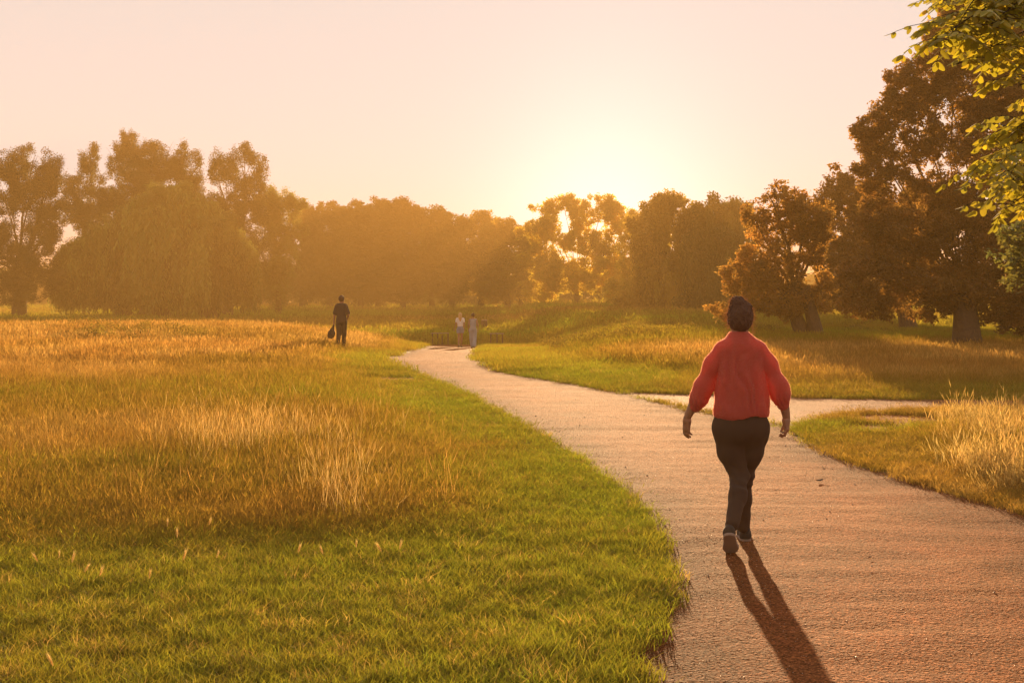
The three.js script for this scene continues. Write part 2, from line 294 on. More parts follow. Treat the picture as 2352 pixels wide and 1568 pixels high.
const envelope = (cx, top, hw, bottom, seed, n = 8) => {   // a full crown: a cap, a belly and skirts
  const R = rng(seed * 101 + 5), out = [[cx, top + hw * 0.55, hw * 0.62, hw * 0.55], [cx - hw * 0.45, top + hw * 0.85, hw * 0.5, hw * 0.5], [cx + hw * 0.42, top + hw * 0.8, hw * 0.5, hw * 0.5]];
  const h = bottom - top;
  for (let i = 0; i < n; i++) { const t = 0.25 + 0.68 * (i + 0.5) / n; out.push([cx + (R() - 0.5) * hw * 1.1, top + h * t, hw * (0.6 + 0.35 * R()), h * (0.12 + 0.07 * R())]); }
  return out;
};
{
  // far left: tall plumed trees and weeping willows
  tree({ name: 'plume_tree', D: 172, px: 42, seed: 3, lobes: [[18, 395, 30, 52], [-40, 430, 50, 90], [72, 385, 30, 48], [66, 450, 34, 70], [120, 385, 30, 42], [108, 440, 34, 62], [20, 480, 34, 80], [60, 560, 70, 60], [112, 520, 30, 60], [20, 600, 70, 60], [80, 640, 66, 55], [-40, 580, 70, 90], [30, 670, 60, 40]], leaf: OLIVE, shapes: NARROW, cluster: 9, fill: 1.1, trunk: 0.85, gaps: 0.22, label: 'tall dark plumed tree at the far left edge with a bare dark trunk' });
  tree({ name: 'plume_tree', D: 200, px: 196, seed: 5, lobes: [[205, 366, 28, 34], [196, 415, 34, 48], [160, 425, 26, 36], [230, 440, 30, 50], [190, 480, 50, 50], [150, 490, 34, 40], [230, 520, 50, 60]], leaf: OLIVE, shapes: NARROW, cluster: 9, fill: 0.95, trunk: 0.5, gaps: 0.24, label: 'small plumed tree beside the gap of sky left of the tallest plumes' });
  tree({ name: 'plume_tree', D: 196, px: 330, seed: 7, lobes: [[294, 330, 18, 34], [270, 375, 30, 42], [300, 395, 36, 55], [336, 365, 26, 48], [384, 345, 24, 36], [366, 395, 36, 56], [416, 375, 30, 44], [404, 420, 44, 50], [452, 385, 20, 40], [440, 430, 34, 50], [340, 450, 80, 60], [290, 480, 60, 60], [420, 490, 60, 60], [350, 560, 110, 80]], leaf: OLIVE, shapes: NARROW, cluster: 9, fill: 1.1, trunk: 0.7, gaps: 0.20, lean: 0.5, label: 'tallest plumed tree rising behind the weeping willows' });
  tree({ name: 'plume_tree', D: 190, px: 520, seed: 9, lobes: [[516, 362, 32, 38], [560, 370, 26, 40], [588, 392, 24, 46], [500, 415, 26, 46], [540, 425, 34, 50], [584, 440, 30, 40], [494, 475, 26, 46], [545, 490, 44, 46], [520, 550, 60, 60], [590, 500, 26, 30], [570, 580, 50, 60]], leaf: OLIVE, shapes: NARROW, cluster: 9, fill: 1.1, trunk: 0.6, gaps: 0.23, lean: 0.8, label: 'wind-swept plumed tree leaning right above the rightmost weeping willow' });
  tree({ name: 'weeping_willow', D: 176, px: 285, seed: 11, lobes: [[290, 545, 70, 60], [240, 580, 70, 60], [180, 600, 50, 50], [160, 640, 40, 50], [310, 640, 90, 80], [220, 660, 90, 60]], leaf: WILLOW, shapes: NARROW, cluster: 9, fill: 0.7, whips: 0.75, whipLen: 5, trunk: 1.0, gaps: 0.10, clear: 1.9, label: 'weeping willow on the left whose curtain spreads lowest to the left', group: undefined });
  tree({ name: 'weeping_willow', D: 170, px: 372, seed: 12, multi: 2, lobes: [[400, 468, 70, 48], [360, 500, 80, 60], [440, 510, 70, 60], [330, 560, 80, 70], [410, 580, 110, 80], [380, 650, 120, 70]], leaf: WILLOW, shapes: NARROW, cluster: 9, fill: 0.7, whips: 0.75, whipLen: 6, trunk: 0.75, gaps: 0.10, clear: 1.9, label: 'tallest domed weeping willow standing on twin trunks' });
  tree({ name: 'weeping_willow', D: 166, px: 474, seed: 13, lobes: [[500, 545, 60, 50], [540, 590, 50, 50], [470, 600, 70, 60], [550, 640, 40, 60], [500, 660, 80, 60]], leaf: WILLOW, shapes: NARROW, cluster: 9, fill: 0.7, whips: 0.75, whipLen: 5, trunk: 1.1, gaps: 0.10, clear: 1.9, label: 'weeping willow on one thick trunk with a rounded right side' });
  tree({ name: 'silvery_tree', D: 205, px: 640, seed: 15, lobes: [[640, 465, 40, 32], [678, 480, 24, 26], [612, 480, 34, 36], [655, 530, 42, 46], [620, 550, 46, 50], [655, 590, 36, 44], [640, 640, 40, 40], [610, 640, 40, 50], [625, 680, 40, 30]], leaf: WILLOW, shapes: NARROW, cluster: 9, fill: 1.2, trunk: 0.45, gaps: 0.12, label: 'silvery light-tipped tree between the willows and the dark wood' });
  // the dark wood across the middle
  const W = [[700, 468, 42, 298], [756, 462, 52, 306], [820, 462, 54, 300], [876, 456, 50, 310], [925, 452, 60, 296], [985, 470, 56, 305], [1046, 488, 52, 300], [1104, 486, 50, 312], [1158, 500, 48, 300], [1204, 520, 40, 322]];
  const what = ['leftmost, half behind the silvery tree', 'second from the left with a ragged top', 'third, with thin open twigs on top', 'fourth from the left', 'highest of the row with a broad round top', 'just right of the highest crown', 'with a sloping right shoulder', 'with a low flat crown above the walking pair', 'next to the sunlit gap', 'rightmost and lowest, against the glow'];
  W.forEach(([x, t, hw, D], i) => tree({ name: 'woodland_tree', D, px: x + (i % 3 - 1) * 8, seed: 30 + i, lobes: envelope(x, t, hw, 692, 30 + i), leaf: i > 6 ? GLOW_HONEY : i > 4 ? GREEN : DARK, cluster: 8, fill: 1.1, trunk: 0.7, gaps: 0.07, trunkTop: 6, label: `dark woodland tree in the middle row, ${what[i]}` }));  // trees nearest the sun get the glow-coloured leaf
  // thin trees against the sun
  tree({ name: 'sunlit_tree', D: 285, px: 1326, seed: 51, lobes: [[1250, 495, 34, 30], [1226, 540, 36, 44], [1296, 478, 36, 28], [1280, 530, 44, 36], [1336, 492, 38, 34], [1384, 478, 38, 32], [1420, 505, 34, 36], [1340, 560, 50, 42], [1250, 600, 50, 46], [1400, 575, 44, 50], [1310, 630, 70, 46], [1400, 650, 60, 50], [1240, 665, 50, 36]], leaf: GLOW_GOLD, thin: 0.45, cluster: 8, fill: 1.35, trunk: 0.55, gaps: 0.15, label: 'thin tree full of gaps with the sun glow put into its leaf colour' });
  tree({ name: 'sunlit_tree', D: 240, px: 1450, seed: 52, lobes: [[1460, 520, 34, 34], [1450, 580, 40, 50], [1480, 640, 50, 60], [1430, 680, 50, 40], [1500, 580, 40, 60]], leaf: GLOW_GOLD, thin: 0.6, cluster: 8, fill: 1.2, trunk: 0.5, gaps: 0.12, label: 'tree right of the sun gap with glow-coloured leaves and a drooping outline' });
  // right of the sun
  tree({ name: 'park_tree', D: 178, px: 1560, seed: 55, lobes: [[1535, 462, 36, 26], [1510, 500, 40, 34], [1570, 490, 46, 34], [1490, 550, 46, 60], [1560, 560, 60, 60], [1600, 520, 40, 40], [1520, 640, 80, 60], [1600, 640, 60, 60], [1470, 690, 60, 40], [1560, 700, 80, 40]], leaf: GLOW_HONEY, cluster: 10, fill: 1.0, whips: 0.25, whipLen: 4, trunk: 0.6, gaps: 0.17, label: 'leafy tree with a small peaked top just right of the sun' });
  tree({ name: 'park_tree', D: 172, px: 1672, seed: 57, lobes: [[1640, 490, 46, 32], [1690, 488, 40, 30], [1640, 560, 70, 60], [1700, 560, 50, 60], [1660, 640, 80, 60], [1720, 650, 50, 60], [1630, 700, 80, 40], [1710, 705, 60, 36]], leaf: GREEN, cluster: 11, fill: 1.0, whips: 0.25, whipLen: 4, trunk: 0.6, gaps: 0.14, label: 'broad leafy tree with a level top behind the woman on the path' });
  tree({ name: 'weeping_willow', D: 58, px: 1866, seed: 59, lean: -0.4, lobes: [[1775, 468, 46, 36, 0, 0.8], [1825, 474, 40, 38, 0, 0.8], [1738, 510, 34, 44, 0, 0.8], [1800, 530, 66, 44], [1866, 560, 46, 60], [1750, 610, 66, 60], [1840, 640, 80, 60], [1730, 680, 70, 44], [1890, 670, 50, 50], [1800, 705, 70, 30], [1850, 505, 50, 48], [1884, 530, 40, 60], [1780, 432, 26, 20], [1740, 712, 56, 30], [1805, 722, 44, 24], [1685, 715, 50, 28], [1720, 640, 60, 50]], leaf: HAZE_AMBER, thin: 0.7, cluster: 13, fill: 0.85, trunk: 0.42, multi: 2, gaps: 0.24, trunkTop: 2.2, label: 'drooping tree on a thick gnarled double trunk behind the woman' });
  tree({ name: 'chestnut_tree', D: 73, px: 2088, seed: 61, lobes: [[1922, 418, 34, 34], [1900, 470, 34, 40], [1960, 455, 44, 44], [1940, 530, 60, 46], [2010, 470, 50, 60], [1910, 590, 56, 46], [2000, 580, 80, 60], [2080, 540, 80, 80], [1950, 660, 80, 50], [2060, 660, 90, 56], [2150, 640, 80, 60], [1900, 690, 50, 34], [2140, 500, 70, 80]], leaf: FLARE_RUSSET, cluster: 12, fill: 1.5, trunk: 0.42, gaps: 0.14, label: 'dark spreading tree on a short thin trunk left of the big oak' });
  tree({ name: 'oak_tree', D: 46.5, px: 2226, seed: 63, limb: 0.55, lobes: [[2090, 185, 46, 44], [2050, 260, 50, 44], [2030, 330, 48, 44], [2130, 250, 60, 60], [2170, 150, 60, 60], [2100, 340, 56, 44, 0, 0.8], [2010, 395, 44, 34], [2060, 430, 64, 44, 0, 0.8], [2180, 330, 70, 60, 0, 0.8], [2240, 220, 90, 80], [2170, 440, 80, 50, 0, 0.8], [2270, 100, 80, 80], [2300, 340, 90, 90], [2260, 470, 90, 70], [2360, 200, 100, 120], [2110, 530, 110, 56], [2240, 570, 130, 64], [2060, 590, 90, 56], [2360, 540, 100, 80], [2170, 660, 120, 56], [2300, 660, 110, 60], [2400, 680, 110, 60], [2440, 400, 110, 160], [2350, 720, 70, 26], [2010, 640, 90, 60], [2000, 700, 80, 36], [2130, 705, 70, 34], [2280, 720, 60, 26], [1985, 300, 26, 30], [2040, 500, 70, 50], [2300, 20, 120, 90], [2200, 85, 70, 60], [2220, 0, 60, 60]], leaf: FLARE_RUSSET, cluster: 14, fill: 1.5, trunk: 0.44, gaps: 0.15, trunkTop: 2.4, label: 'huge oak filling the right side on a flared red-brown trunk' });
  // hedge and bushes at the far right
  tree({ name: 'hedge_bush', D: 52, px: 2385, seed: 65, lobes: [[2330, 748, 34, 22], [2380, 730, 50, 44], [2440, 740, 60, 40]], leaf: FLARE_RUSSET, cluster: 14, fill: 1.2, trunk: 0.1, gaps: 0.1, trunkTop: 0.6, label: 'low dark bush at the right edge behind the oak trunk', category: 'bush' });
}
// the far wood behind everything, one mass
{
  const R = rng(77), lists = [[], [], []], q = new THREE.Quaternion(), eu = new THREE.Euler(), S = new THREE.Vector3(), P = new THREE.Vector3();
  for (let i = 0; i < 15000; i++) {
    const X = (R() * 2 - 1) * 330, D = 395 + 60 * R(), ht = 10 + 3.5 * noise2(X * 0.05, 3) + 2.5 * noise2(X * 0.17, 8), y = ht * Math.sqrt(R()) * (0.98), s = 1.1 + 1.1 * R(), b = 0.7 + 0.5 * R();
    P.set(X, land(X, D) + y, -D); q.setFromEuler(eu.set(R(), R() * 6.28, R()));
    lists[i % 3].push({ m: new THREE.Matrix4().compose(P, q, S.set(s, s, s)), c: [b, b, b] });
  }
  const g = base('far_wood', 0, 0, 0); g.userData.kind = 'stuff'; g.userData.label = 'hazy belt of distant woodland closing the meadow'; g.userData.category = 'woodland';
  lists.forEach((l, i) => instanced('foliage', BROAD[i], GREEN, l, g));
}
// ------------------------------------------------------------------ grass
function tuft({ seed, n, r, h, w, lean, head = 0, jitter = 0.35, headW = 1.3 }) {
  const R = rng(seed), pos = [], idx = [];
  for (let i = 0; i < n; i++) {
    const a = R() * 6.283, rr = r * Math.sqrt(R()), x = Math.cos(a) * rr, z = Math.sin(a) * rr, f = R() * 3.1416, H = h * (1 - jitter + 2 * jitter * R() * R() + 0.2 * R()), la = R() * 6.283, le = lean * H * (0.3 + R()), wx = Math.cos(f) * w / 2, wz = Math.sin(f) * w / 2;
    const b = pos.length / 3, lx = Math.cos(la) * le, lz = Math.sin(la) * le;
    pos.push(x - wx, -0.01, z - wz, x + wx, -0.01, z + wz, x + lx * 0.28 - wx * 0.8, H * 0.55, z + lz * 0.28 - wz * 0.8, x + lx * 0.28 + wx * 0.8, H * 0.55, z + lz * 0.28 + wz * 0.8, x + lx, H * (1 - 0.25 * lean * R()), z + lz);
    idx.push(b, b + 1, b + 2, b + 1, b + 3, b + 2, b + 2, b + 3, b + 4);
    if (head && R() < head) {
      const p = pos.slice((b + 4) * 3), L = h * (0.16 + 0.1 * R()), W = w * headW + 0.001, c = pos.length / 3;
      for (const [dx, dz] of [[wx, wz], [-wz, wx]]) { const s = W / w, c2 = pos.length / 3; pos.push(p[0] - lx * 0.1, p[1] - L * 0.6, p[2] - lz * 0.1, p[0] - dx * s, p[1], p[2] - dz * s, p[0] + lx * 0.18, p[1] + L, p[2] + lz * 0.18, p[0] + dx * s, p[1], p[2] + dz * s); idx.push(c2, c2 + 3, c2 + 2, c2, c2 + 2, c2 + 1); }
    }
  }
  return geoOf(pos, idx);
}
const grassMat = leafMat(1, 1, 1, 0.5, 0.25);
const LAWN = [1, 2, 3].map((s) => tuft({ seed: s, n: 24, r: 0.075, h: 0.075, w: 0.0036, lean: 0.75 }));
const MEADOW = [1, 2, 3].map((s) => tuft({ seed: 10 + s, n: 20, r: 0.13, h: 0.24, w: 0.0034, lean: 0.45, head: 0.3 }));
const ROUGH = [1, 2].map((s) => tuft({ seed: 20 + s, n: 34, r: 0.4, h: 0.28, w: 0.010, lean: 0.4, head: 0.4 }));
const SHORTFAR = [1, 2].map((s) => tuft({ seed: 30 + s, n: 40, r: 0.36, h: 0.13, w: 0.010, lean: 0.6 }));
const FARG = [1].map((s) => tuft({ seed: 40 + s, n: 40, r: 1.1, h: 0.5, w: 0.05, lean: 0.4, head: 0.4 }));
const STALK = [1, 2, 3].map((s) => tuft({ seed: 50 + s, n: 4, r: 0.14, h: 0.34, w: 0.0026, lean: 0.45, head: 0.8, jitter: 0.4, headW: 0.9 }));
const WHEAT = [1, 2].map((s) => tuft({ seed: 60 + s, n: 24, r: 0.19, h: 0.25, w: 0.005, lean: 0.6, head: 0.6 }));
const WEED = [1, 2].map((s) => leafCluster(90 + s, 46, 0.34, 0.17, 0.9));

const C_GREEN = [0.245, 0.285, 0.021], C_OLIVE = [0.30, 0.20, 0.026], C_STRAW = [0.54, 0.34, 0.095], C_RUST = [0.44, 0.25, 0.06], C_PALE = [0.68, 0.50, 0.20];
const mixc = (a, b, t) => [lerp(a[0], b[0], t), lerp(a[1], b[1], t), lerp(a[2], b[2], t)];
{
  const bins = {}; const put = (kind, shapes, e, R) => { const k = (bins[kind] ??= shapes.map(() => [])); k[Math.floor(R() * shapes.length)].push(e); };
  const R = rng(4242), q = new THREE.Quaternion(), eu = new THREE.Euler(), P = new THREE.Vector3(), S = new THREE.Vector3();
  const place = (kind, shapes, X, D, s, sy, c, tilt = 0.2) => {
    P.set(X, land(X, D), -D); q.setFromEuler(eu.set((R() - 0.5) * tilt, R() * 6.283, (R() - 0.5) * tilt));
    if (kind === 'lawn_grass' && R() < 0.07) c = mixc(c, C_STRAW, 0.7);
    const v = 0.65 + 0.7 * R(); put(kind, shapes, { m: new THREE.Matrix4().compose(P, q, S.set(s, s * sy, s)), c: [c[0] * v * (0.93 + 0.14 * R()), c[1] * v, c[2] * v] }, R);
  };
  // how dry and how tall the grass is at a place
  const zone = (X, D, off) => {
    const n1 = fbm2(X * 0.22 + 40, D * 0.22, 3), n2 = fbm2(X * 0.7, D * 0.7 + 17, 2);
    let tall, dry;
    if (X < across(LEFT, clamp(D, D_START, D_END)) + 0.3) {        // left of the path
      tall = sstep(9, 14, D + n1 * 3) * sstep(0.7, 2.6, off + n1 * 1.2);
      dry = 0.42 + 0.5 * sstep(12, 40, D) - 0.2 * sstep(16, 22, D) * sstep(38, 27, D) * sstep(-9, -1, X) + n1 * 0.75 + n2 * 0.25;
      dry *= lerp(sstep(0.3, 2.8, off + n1), 1, 0.35 * sstep(10, 22, D));
      dry = lerp(0.12 + n1 * 0.3, dry, sstep(9, 12.5, D + n1 * 2));
    } else if (D < 23.6) { tall = sstep(0.5, 1.6, off + n1) * sstep(21, 16, D); dry = 0.52 + n1 * 0.8 + n2 * 0.3 + 0.15 * sstep(3, 5, X); }
    else { tall = sstep(2.0, 5.5, off + n1 * 1.5) * sstep(100, 80, D); dry = 0.25 + 0.7 * sstep(2.5, 7, off) * sstep(52, 42, D + n1 * 8) + n1 * 0.5; }
    for (const [x, d, a, b] of BARE) tall *= sstep(0.9, 3, Math.hypot((X - x) / a, (D - d) / b));
    return [tall, clamp(dry), n1, n2];
  };
  const tint = (dry, n2) => dry < 0.45 ? mixc(C_GREEN, C_OLIVE, dry / 0.45) : mixc(C_OLIVE, n2 > 0 ? C_STRAW : C_RUST, (dry - 0.45) / 0.55);
  const scatter = (D0, D1, per, wide, fn) => {
    let D = D0; while (D < D1) {
      const dd = D * 0.03, hw = wide * D + 1.2, n = 2 * hw * dd * per(D); let c = Math.floor(n) + (R() < n % 1 ? 1 : 0);
      while (c--) { const X = (R() * 2 - 1) * hw, d = D + dd * R(); fn(X, d); } D += dd;
    }
  };
  const mScale = (D) => 0.8 + 0.5 * sstep(9, 32, D) + 0.3 * R();
  // near: fine tufts
  scatter(4.5, 15, (D) => lerp(520, 230, (D - 4.5) / 10.5), 0.40, (X, D) => {
    const off = offPath(X, D); if (off < (R() - 0.75) * 0.12 + fbm2(X * 3, D * 3, 2) * 0.10) return; if (bareAt(X, D) && R() < 0.97) return;
    const [tall, dry, n1, n2] = zone(X, D, off);
    if (R() < (0.25 + 0.5 * tall) * sstep(8.4, 11.5, D + n1 * 3)) place('meadow_grass', MEADOW, X, D, mScale(D), (0.35 + 0.4 * tall) * (0.7 + 0.6 * R()), tint(clamp(dry + (R() - 0.5) * 0.4), n2));
    else place('lawn_grass', LAWN, X, D, 0.9 + 0.4 * R() + 0.5 * tall, 0.7 + 0.5 * R() + 0.5 * fbm2(X * 1.3, D * 1.3, 2), tint(clamp(dry * 0.85 + (R() - 0.5) * 0.25), n2));
  });
  scatter(15, 34, (D) => lerp(170, 62, (D - 15) / 19), 0.41, (X, D) => {
    const off = offPath(X, D); if (off < (R() - 0.7) * 0.15 + fbm2(X * 2.4, D * 2.4, 2) * 0.12) return; if (bareAt(X, D) && R() < 0.97) return;
    const [tall, dry, n1, n2] = zone(X, D, off), c = tint(clamp(dry + (R() - 0.5) * 0.35), n2);
    if (R() < 0.25 + tall * 0.55) place('meadow_grass', MEADOW, X, D, mScale(D), (0.35 + 0.4 * tall) * (0.7 + 0.6 * R()), c);
    else place('lawn_grass', LAWN, X, D, lerp(1.1, 1.6, sstep(15, 24, D)) + 0.6 * R(), (0.9 + 0.5 * R()) * lerp(0.45, 1, sstep(0, 2.2, off)), c);
  });
  scatter(33, 88, (D) => lerp(26, 9, (D - 33) / 55), 0.44, (X, D) => {
    const off = offPath(X, D); if (off < 0.25 + (R() - 0.5) * 0.3) return;
    const [tall, dry, n1, n2] = zone(X, D, off), c = tint(clamp(dry + (R() - 0.5) * 0.3), n2);
    if (R() < tall) place('rough_grass', ROUGH, X, D, 0.9 + 0.5 * R(), (0.7 + 0.4 * R()) * (0.6 + 0.4 * tall), c); else place('short_grass', SHORTFAR, X, D, 0.9 + 0.5 * R(), 0.8 + 0.4 * R(), c);
  });
  scatter(86, 390, (D) => 0.62 * (110 / D), 0.5, (X, D) => {
    const n1 = fbm2(X * 0.03, D * 0.03, 3); place('far_grass', FARG, X, D, (0.9 + 0.5 * R()) * (D / 150 + 0.6), 0.5 + 0.4 * R(), tint(clamp(0.35 + n1 * 0.8), n1));
  });
  // pale seed stalks standing in a drift on the left
  for (let i = 0; i < 1000; i++) {
    const px = 200 + 760 * (0.35 * R() + 0.65 * (R() + R()) / 2) + (R() - 0.5) * 120, py = 985 + 225 * R(), [X, D] = ((r) => { const t = EYE / -r[1]; return [r[0] * t, -r[2] * t]; })(ray(px, py));
    if (fbm2(X * 0.8 + 3, D * 0.55, 3) < 0.0 - 0.2 * sstep(1100, 1180, py) || offPath(X, D) < 1.1) continue;
    place('seed_stalks', STALK, X, D, 0.8 + 0.5 * R(), 0.8 + 0.5 * R(), mixc(C_PALE, C_STRAW, R() * 0.7), 0.6);
  }
  for (let i = 0; i < 2600; i++) {                    // thin stalks all over the meadow
    const D = 11 + 34 * R(), X = (R() * 2 - 1) * D * 0.42, off = offPath(X, D), [tall, dry] = off > 0.8 ? zone(X, D, off) : [0, 0]; if (tall < 0.4) continue;
    place('seed_stalks', STALK, X, D, 0.8 + 0.4 * R(), 0.7 + 0.6 * R(), mixc(C_STRAW, C_RUST, R()), 0.5);
  }
  for (let i = 0; i < 900; i++) {                     // yellow-green clump at the right edge
    const px = 2130 + 420 * Math.sqrt(R()), py = 950 + 190 * R(), t = EYE / -ray(px, py)[1], r = ray(px, py), X = r[0] * t, D = -r[2] * t; if (offPath(X, D) < 0.7 + (R() - 0.5) || fbm2(X, D, 2) < -0.2) continue;
    place('tall_grass', WHEAT, X, D, 0.75 + 0.5 * R(), 0.75 + 0.5 * R(), mixc(C_PALE, C_OLIVE, 0.25 + 0.5 * R()), 0.35);
  }
  // nettles and bracken on the banks
  for (let i = 0; i < 5200; i++) {
    const side = R(), D = 44 + 34 * R(), X = side < 0.6 ? 1.5 + 16 * R() : -24 + 19 * R(), off = offPath(X, D); if (off < 1.2) continue;
    const k = fbm2(X * 0.3 + 2, D * 0.16 + 31, 3); if (k < (side < 0.6 ? 0.12 : 0.16) || (side < 0.6 && D < 47 + 5 * k)) continue;
    const s = 0.13 + 0.18 * R(); P.set(X, land(X, D) + s * (0.4 + R() * 0.9), -D); q.setFromEuler(eu.set(R(), R() * 6.28, R()));
    const b = 0.7 + 0.6 * R(); put('weeds', WEED, { m: new THREE.Matrix4().compose(P, q, S.set(s, s, s)), c: [0.17 * b, 0.13 * b, 0.022 * b] }, R);
  }
  const say = {
    lawn_grass: ['short green turf in the foreground and along the path', LAWN], meadow_grass: ['knee-high mixed green and rusty meadow grass', MEADOW], rough_grass: ['tall orange dry grass in the middle distance', ROUGH], short_grass: ['low mown verge grass beside the far path', SHORTFAR],
    far_grass: ['distant shaded meadow grass before the trees', FARG], seed_stalks: ['pale dry seed stalks standing in a drift on the left', STALK], tall_grass: ['yellow-green tall grass clump at the right edge', WHEAT], weeds: ['dark leafy nettles and bracken on the banks', WEED],
  };
  for (const [kind, lists] of Object.entries(bins)) {
    const g = base(kind, 0, 0, 0); g.userData.kind = 'stuff'; tag(g, say[kind][0], kind === 'weeds' ? 'weeds' : 'grass');
    lists.forEach((l, i) => l.length && instanced('tufts', say[kind][1][i], grassMat, l, g));
  }
}
// loose grit on the path
{
  const R = rng(99), list = [], q = new THREE.Quaternion(), eu = new THREE.Euler(), g0 = new THREE.DodecahedronGeometry(1, 0), S = new THREE.Vector3(), P = new THREE.Vector3();
  for (let i = 0; i < 20000; i++) {
    const D = 5 + 19 * R() ** 1.5, a = across(LEFT, D), b = Math.min(across(RIGHT, D), 0.4 * D + 1), t = R(), X = lerp(a - 0.12, b + 0.12, t), edgeN = Math.min(t, 1 - t) * (b - a);
    if (R() > 0.35 + 0.8 * Math.exp(-edgeN * 2.5) + 0.4 * noise2(X * 1.3, D * 1.3)) continue;
    const s = (0.0016 + 0.0022 * R() * R() + (R() < 0.004 ? 0.005 : 0)) * (0.7 + D * 0.035), k = 0.16 + 0.34 * R();
    P.set(X, land(X, D) + pathLift(X, D, edgeN) + s * 0.2, -D); q.setFromEuler(eu.set(R() * 6, R() * 6, R() * 6));
    list.push({ m: new THREE.Matrix4().compose(P, q, S.set(s, s * 0.65, s * 0.9)), c: [k * 1.05, k * 0.82, k * 0.6] });
  }
  const im = instanced('gravel', g0, new THREE.MeshStandardMaterial({ color: 0xffffff, roughness: 0.5 }), list, scene); tag(im, 'loose grit scattered over the gravel path', 'gravel');
}
// ------------------------------------------------------------------ people: one smooth distance field per body or garment, meshed on a grid
const V = (x, y, z) => [x, y, z];
function cone(a, b, ra, rb) {          // tapered capsule
  const dx = b[0] - a[0], dy = b[1] - a[1], dz = b[2] - a[2], l2 = dx * dx + dy * dy + dz * dz + 1e-9;
  return (x, y, z) => { const t = clamp(((x - a[0]) * dx + (y - a[1]) * dy + (z - a[2]) * dz) / l2), ex = x - a[0] - t * dx, ey = y - a[1] - t * dy, ez = z - a[2] - t * dz; return Math.sqrt(ex * ex + ey * ey + ez * ez) - (ra + (rb - ra) * t); };
}
function ball(c, r) { return (x, y, z) => { const ax = (x - c[0]) / r[0], ay = (y - c[1]) / r[1], az = (z - c[2]) / r[2], k0 = Math.sqrt(ax * ax + ay * ay + az * az), bx = ax / r[0], by = ay / r[1], bz = az / r[2], k1 = Math.sqrt(bx * bx + by * by + bz * bz) + 1e-9; return k0 * (k0 - 1) / k1; }; }
const smin = (a, b, k) => { const h = Math.max(k - Math.abs(a - b), 0) / k; return Math.min(a, b) - h * h * k * 0.25; };
const blend = (k, ...fs) => (x, y, z) => { let d = fs[0](x, y, z); for (let i = 1; i < fs.length; i++) d = smin(d, fs[i](x, y, z), k); return d; };
const cut = (f, g) => (x, y, z) => Math.max(f(x, y, z), g(x, y, z));
const chain = (pts, radii, k = 0.02) => blend(k, ...pts.slice(1).map((p, i) => cone(pts[i], p, radii[i], radii[i + 1])));
function meshField(f, lo, hi, c) {     // surface nets
  const n = [0, 1, 2].map((i) => Math.ceil((hi[i] - lo[i]) / c) + 1), [nx, ny, nz] = n, v = new Float32Array(nx * ny * nz), id = (i, j, k) => i + nx * (j + ny * k);
  for (let k = 0; k < nz; k++) for (let j = 0; j < ny; j++) for (let i = 0; i < nx; i++) v[id(i, j, k)] = f(lo[0] + i * c, lo[1] + j * c, lo[2] + k * c);
  const vid = new Int32Array(nx * ny * nz).fill(-1), pos = [], nor = [], idx = [];
  const C = [[0, 0, 0], [1, 0, 0], [0, 1, 0], [1, 1, 0], [0, 0, 1], [1, 0, 1], [0, 1, 1], [1, 1, 1]], E = [[0, 1], [2, 3], [4, 5], [6, 7], [0, 2], [1, 3], [4, 6], [5, 7], [0, 4], [1, 5], [2, 6], [3, 7]];
  for (let k = 0; k < nz - 1; k++) for (let j = 0; j < ny - 1; j++) for (let i = 0; i < nx - 1; i++) {
    let m = 0; const w = C.map(([a, b, d], q) => { const t = v[id(i + a, j + b, k + d)]; if (t < 0) m |= 1 << q; return t; });
    if (m === 0 || m === 255) continue;
    let x = 0, y = 0, z = 0, s = 0;
    for (const [a, b] of E) if ((w[a] < 0) !== (w[b] < 0)) { const t = w[a] / (w[a] - w[b]); x += C[a][0] + (C[b][0] - C[a][0]) * t; y += C[a][1] + (C[b][1] - C[a][1]) * t; z += C[a][2] + (C[b][2] - C[a][2]) * t; s++; }
    const px = lo[0] + (i + x / s) * c, py = lo[1] + (j + y / s) * c, pz = lo[2] + (k + z / s) * c, e = c * 0.5;
    vid[id(i, j, k)] = pos.length / 3; pos.push(px, py, pz);
    const gx = f(px + e, py, pz) - f(px - e, py, pz), gy = f(px, py + e, pz) - f(px, py - e, pz), gz = f(px, py, pz + e) - f(px, py, pz - e), gl = Math.hypot(gx, gy, gz) || 1; nor.push(gx / gl, gy / gl, gz / gl);
  }
  const quad = (a, b, d, e, flip) => { if (a < 0 || b < 0 || d < 0 || e < 0) return; flip ? idx.push(a, d, b, a, e, d) : idx.push(a, b, d, a, d, e); };
  for (let k = 1; k < nz - 1; k++) for (let j = 1; j < ny - 1; j++) for (let i = 1; i < nx - 1; i++) {
    const s = v[id(i, j, k)] < 0;
    if (s !== (v[id(i + 1, j, k)] < 0)) quad(vid[id(i, j - 1, k - 1)], vid[id(i, j, k - 1)], vid[id(i, j, k)], vid[id(i, j - 1, k)], !s);
    if (s !== (v[id(i, j + 1, k)] < 0)) quad(vid[id(i - 1, j, k - 1)], vid[id(i - 1, j, k)], vid[id(i, j, k)], vid[id(i, j, k - 1)], !s);
    if (s !== (v[id(i, j, k + 1)] < 0)) quad(vid[id(i - 1, j - 1, k)], vid[id(i, j - 1, k)], vid[id(i, j, k)], vid[id(i - 1, j, k)], !s);
  }
  const g = new THREE.BufferGeometry(); g.setAttribute('position', new THREE.Float32BufferAttribute(pos, 3)); g.setAttribute('normal', new THREE.Float32BufferAttribute(nor, 3)); g.setIndex(idx); return g;
}
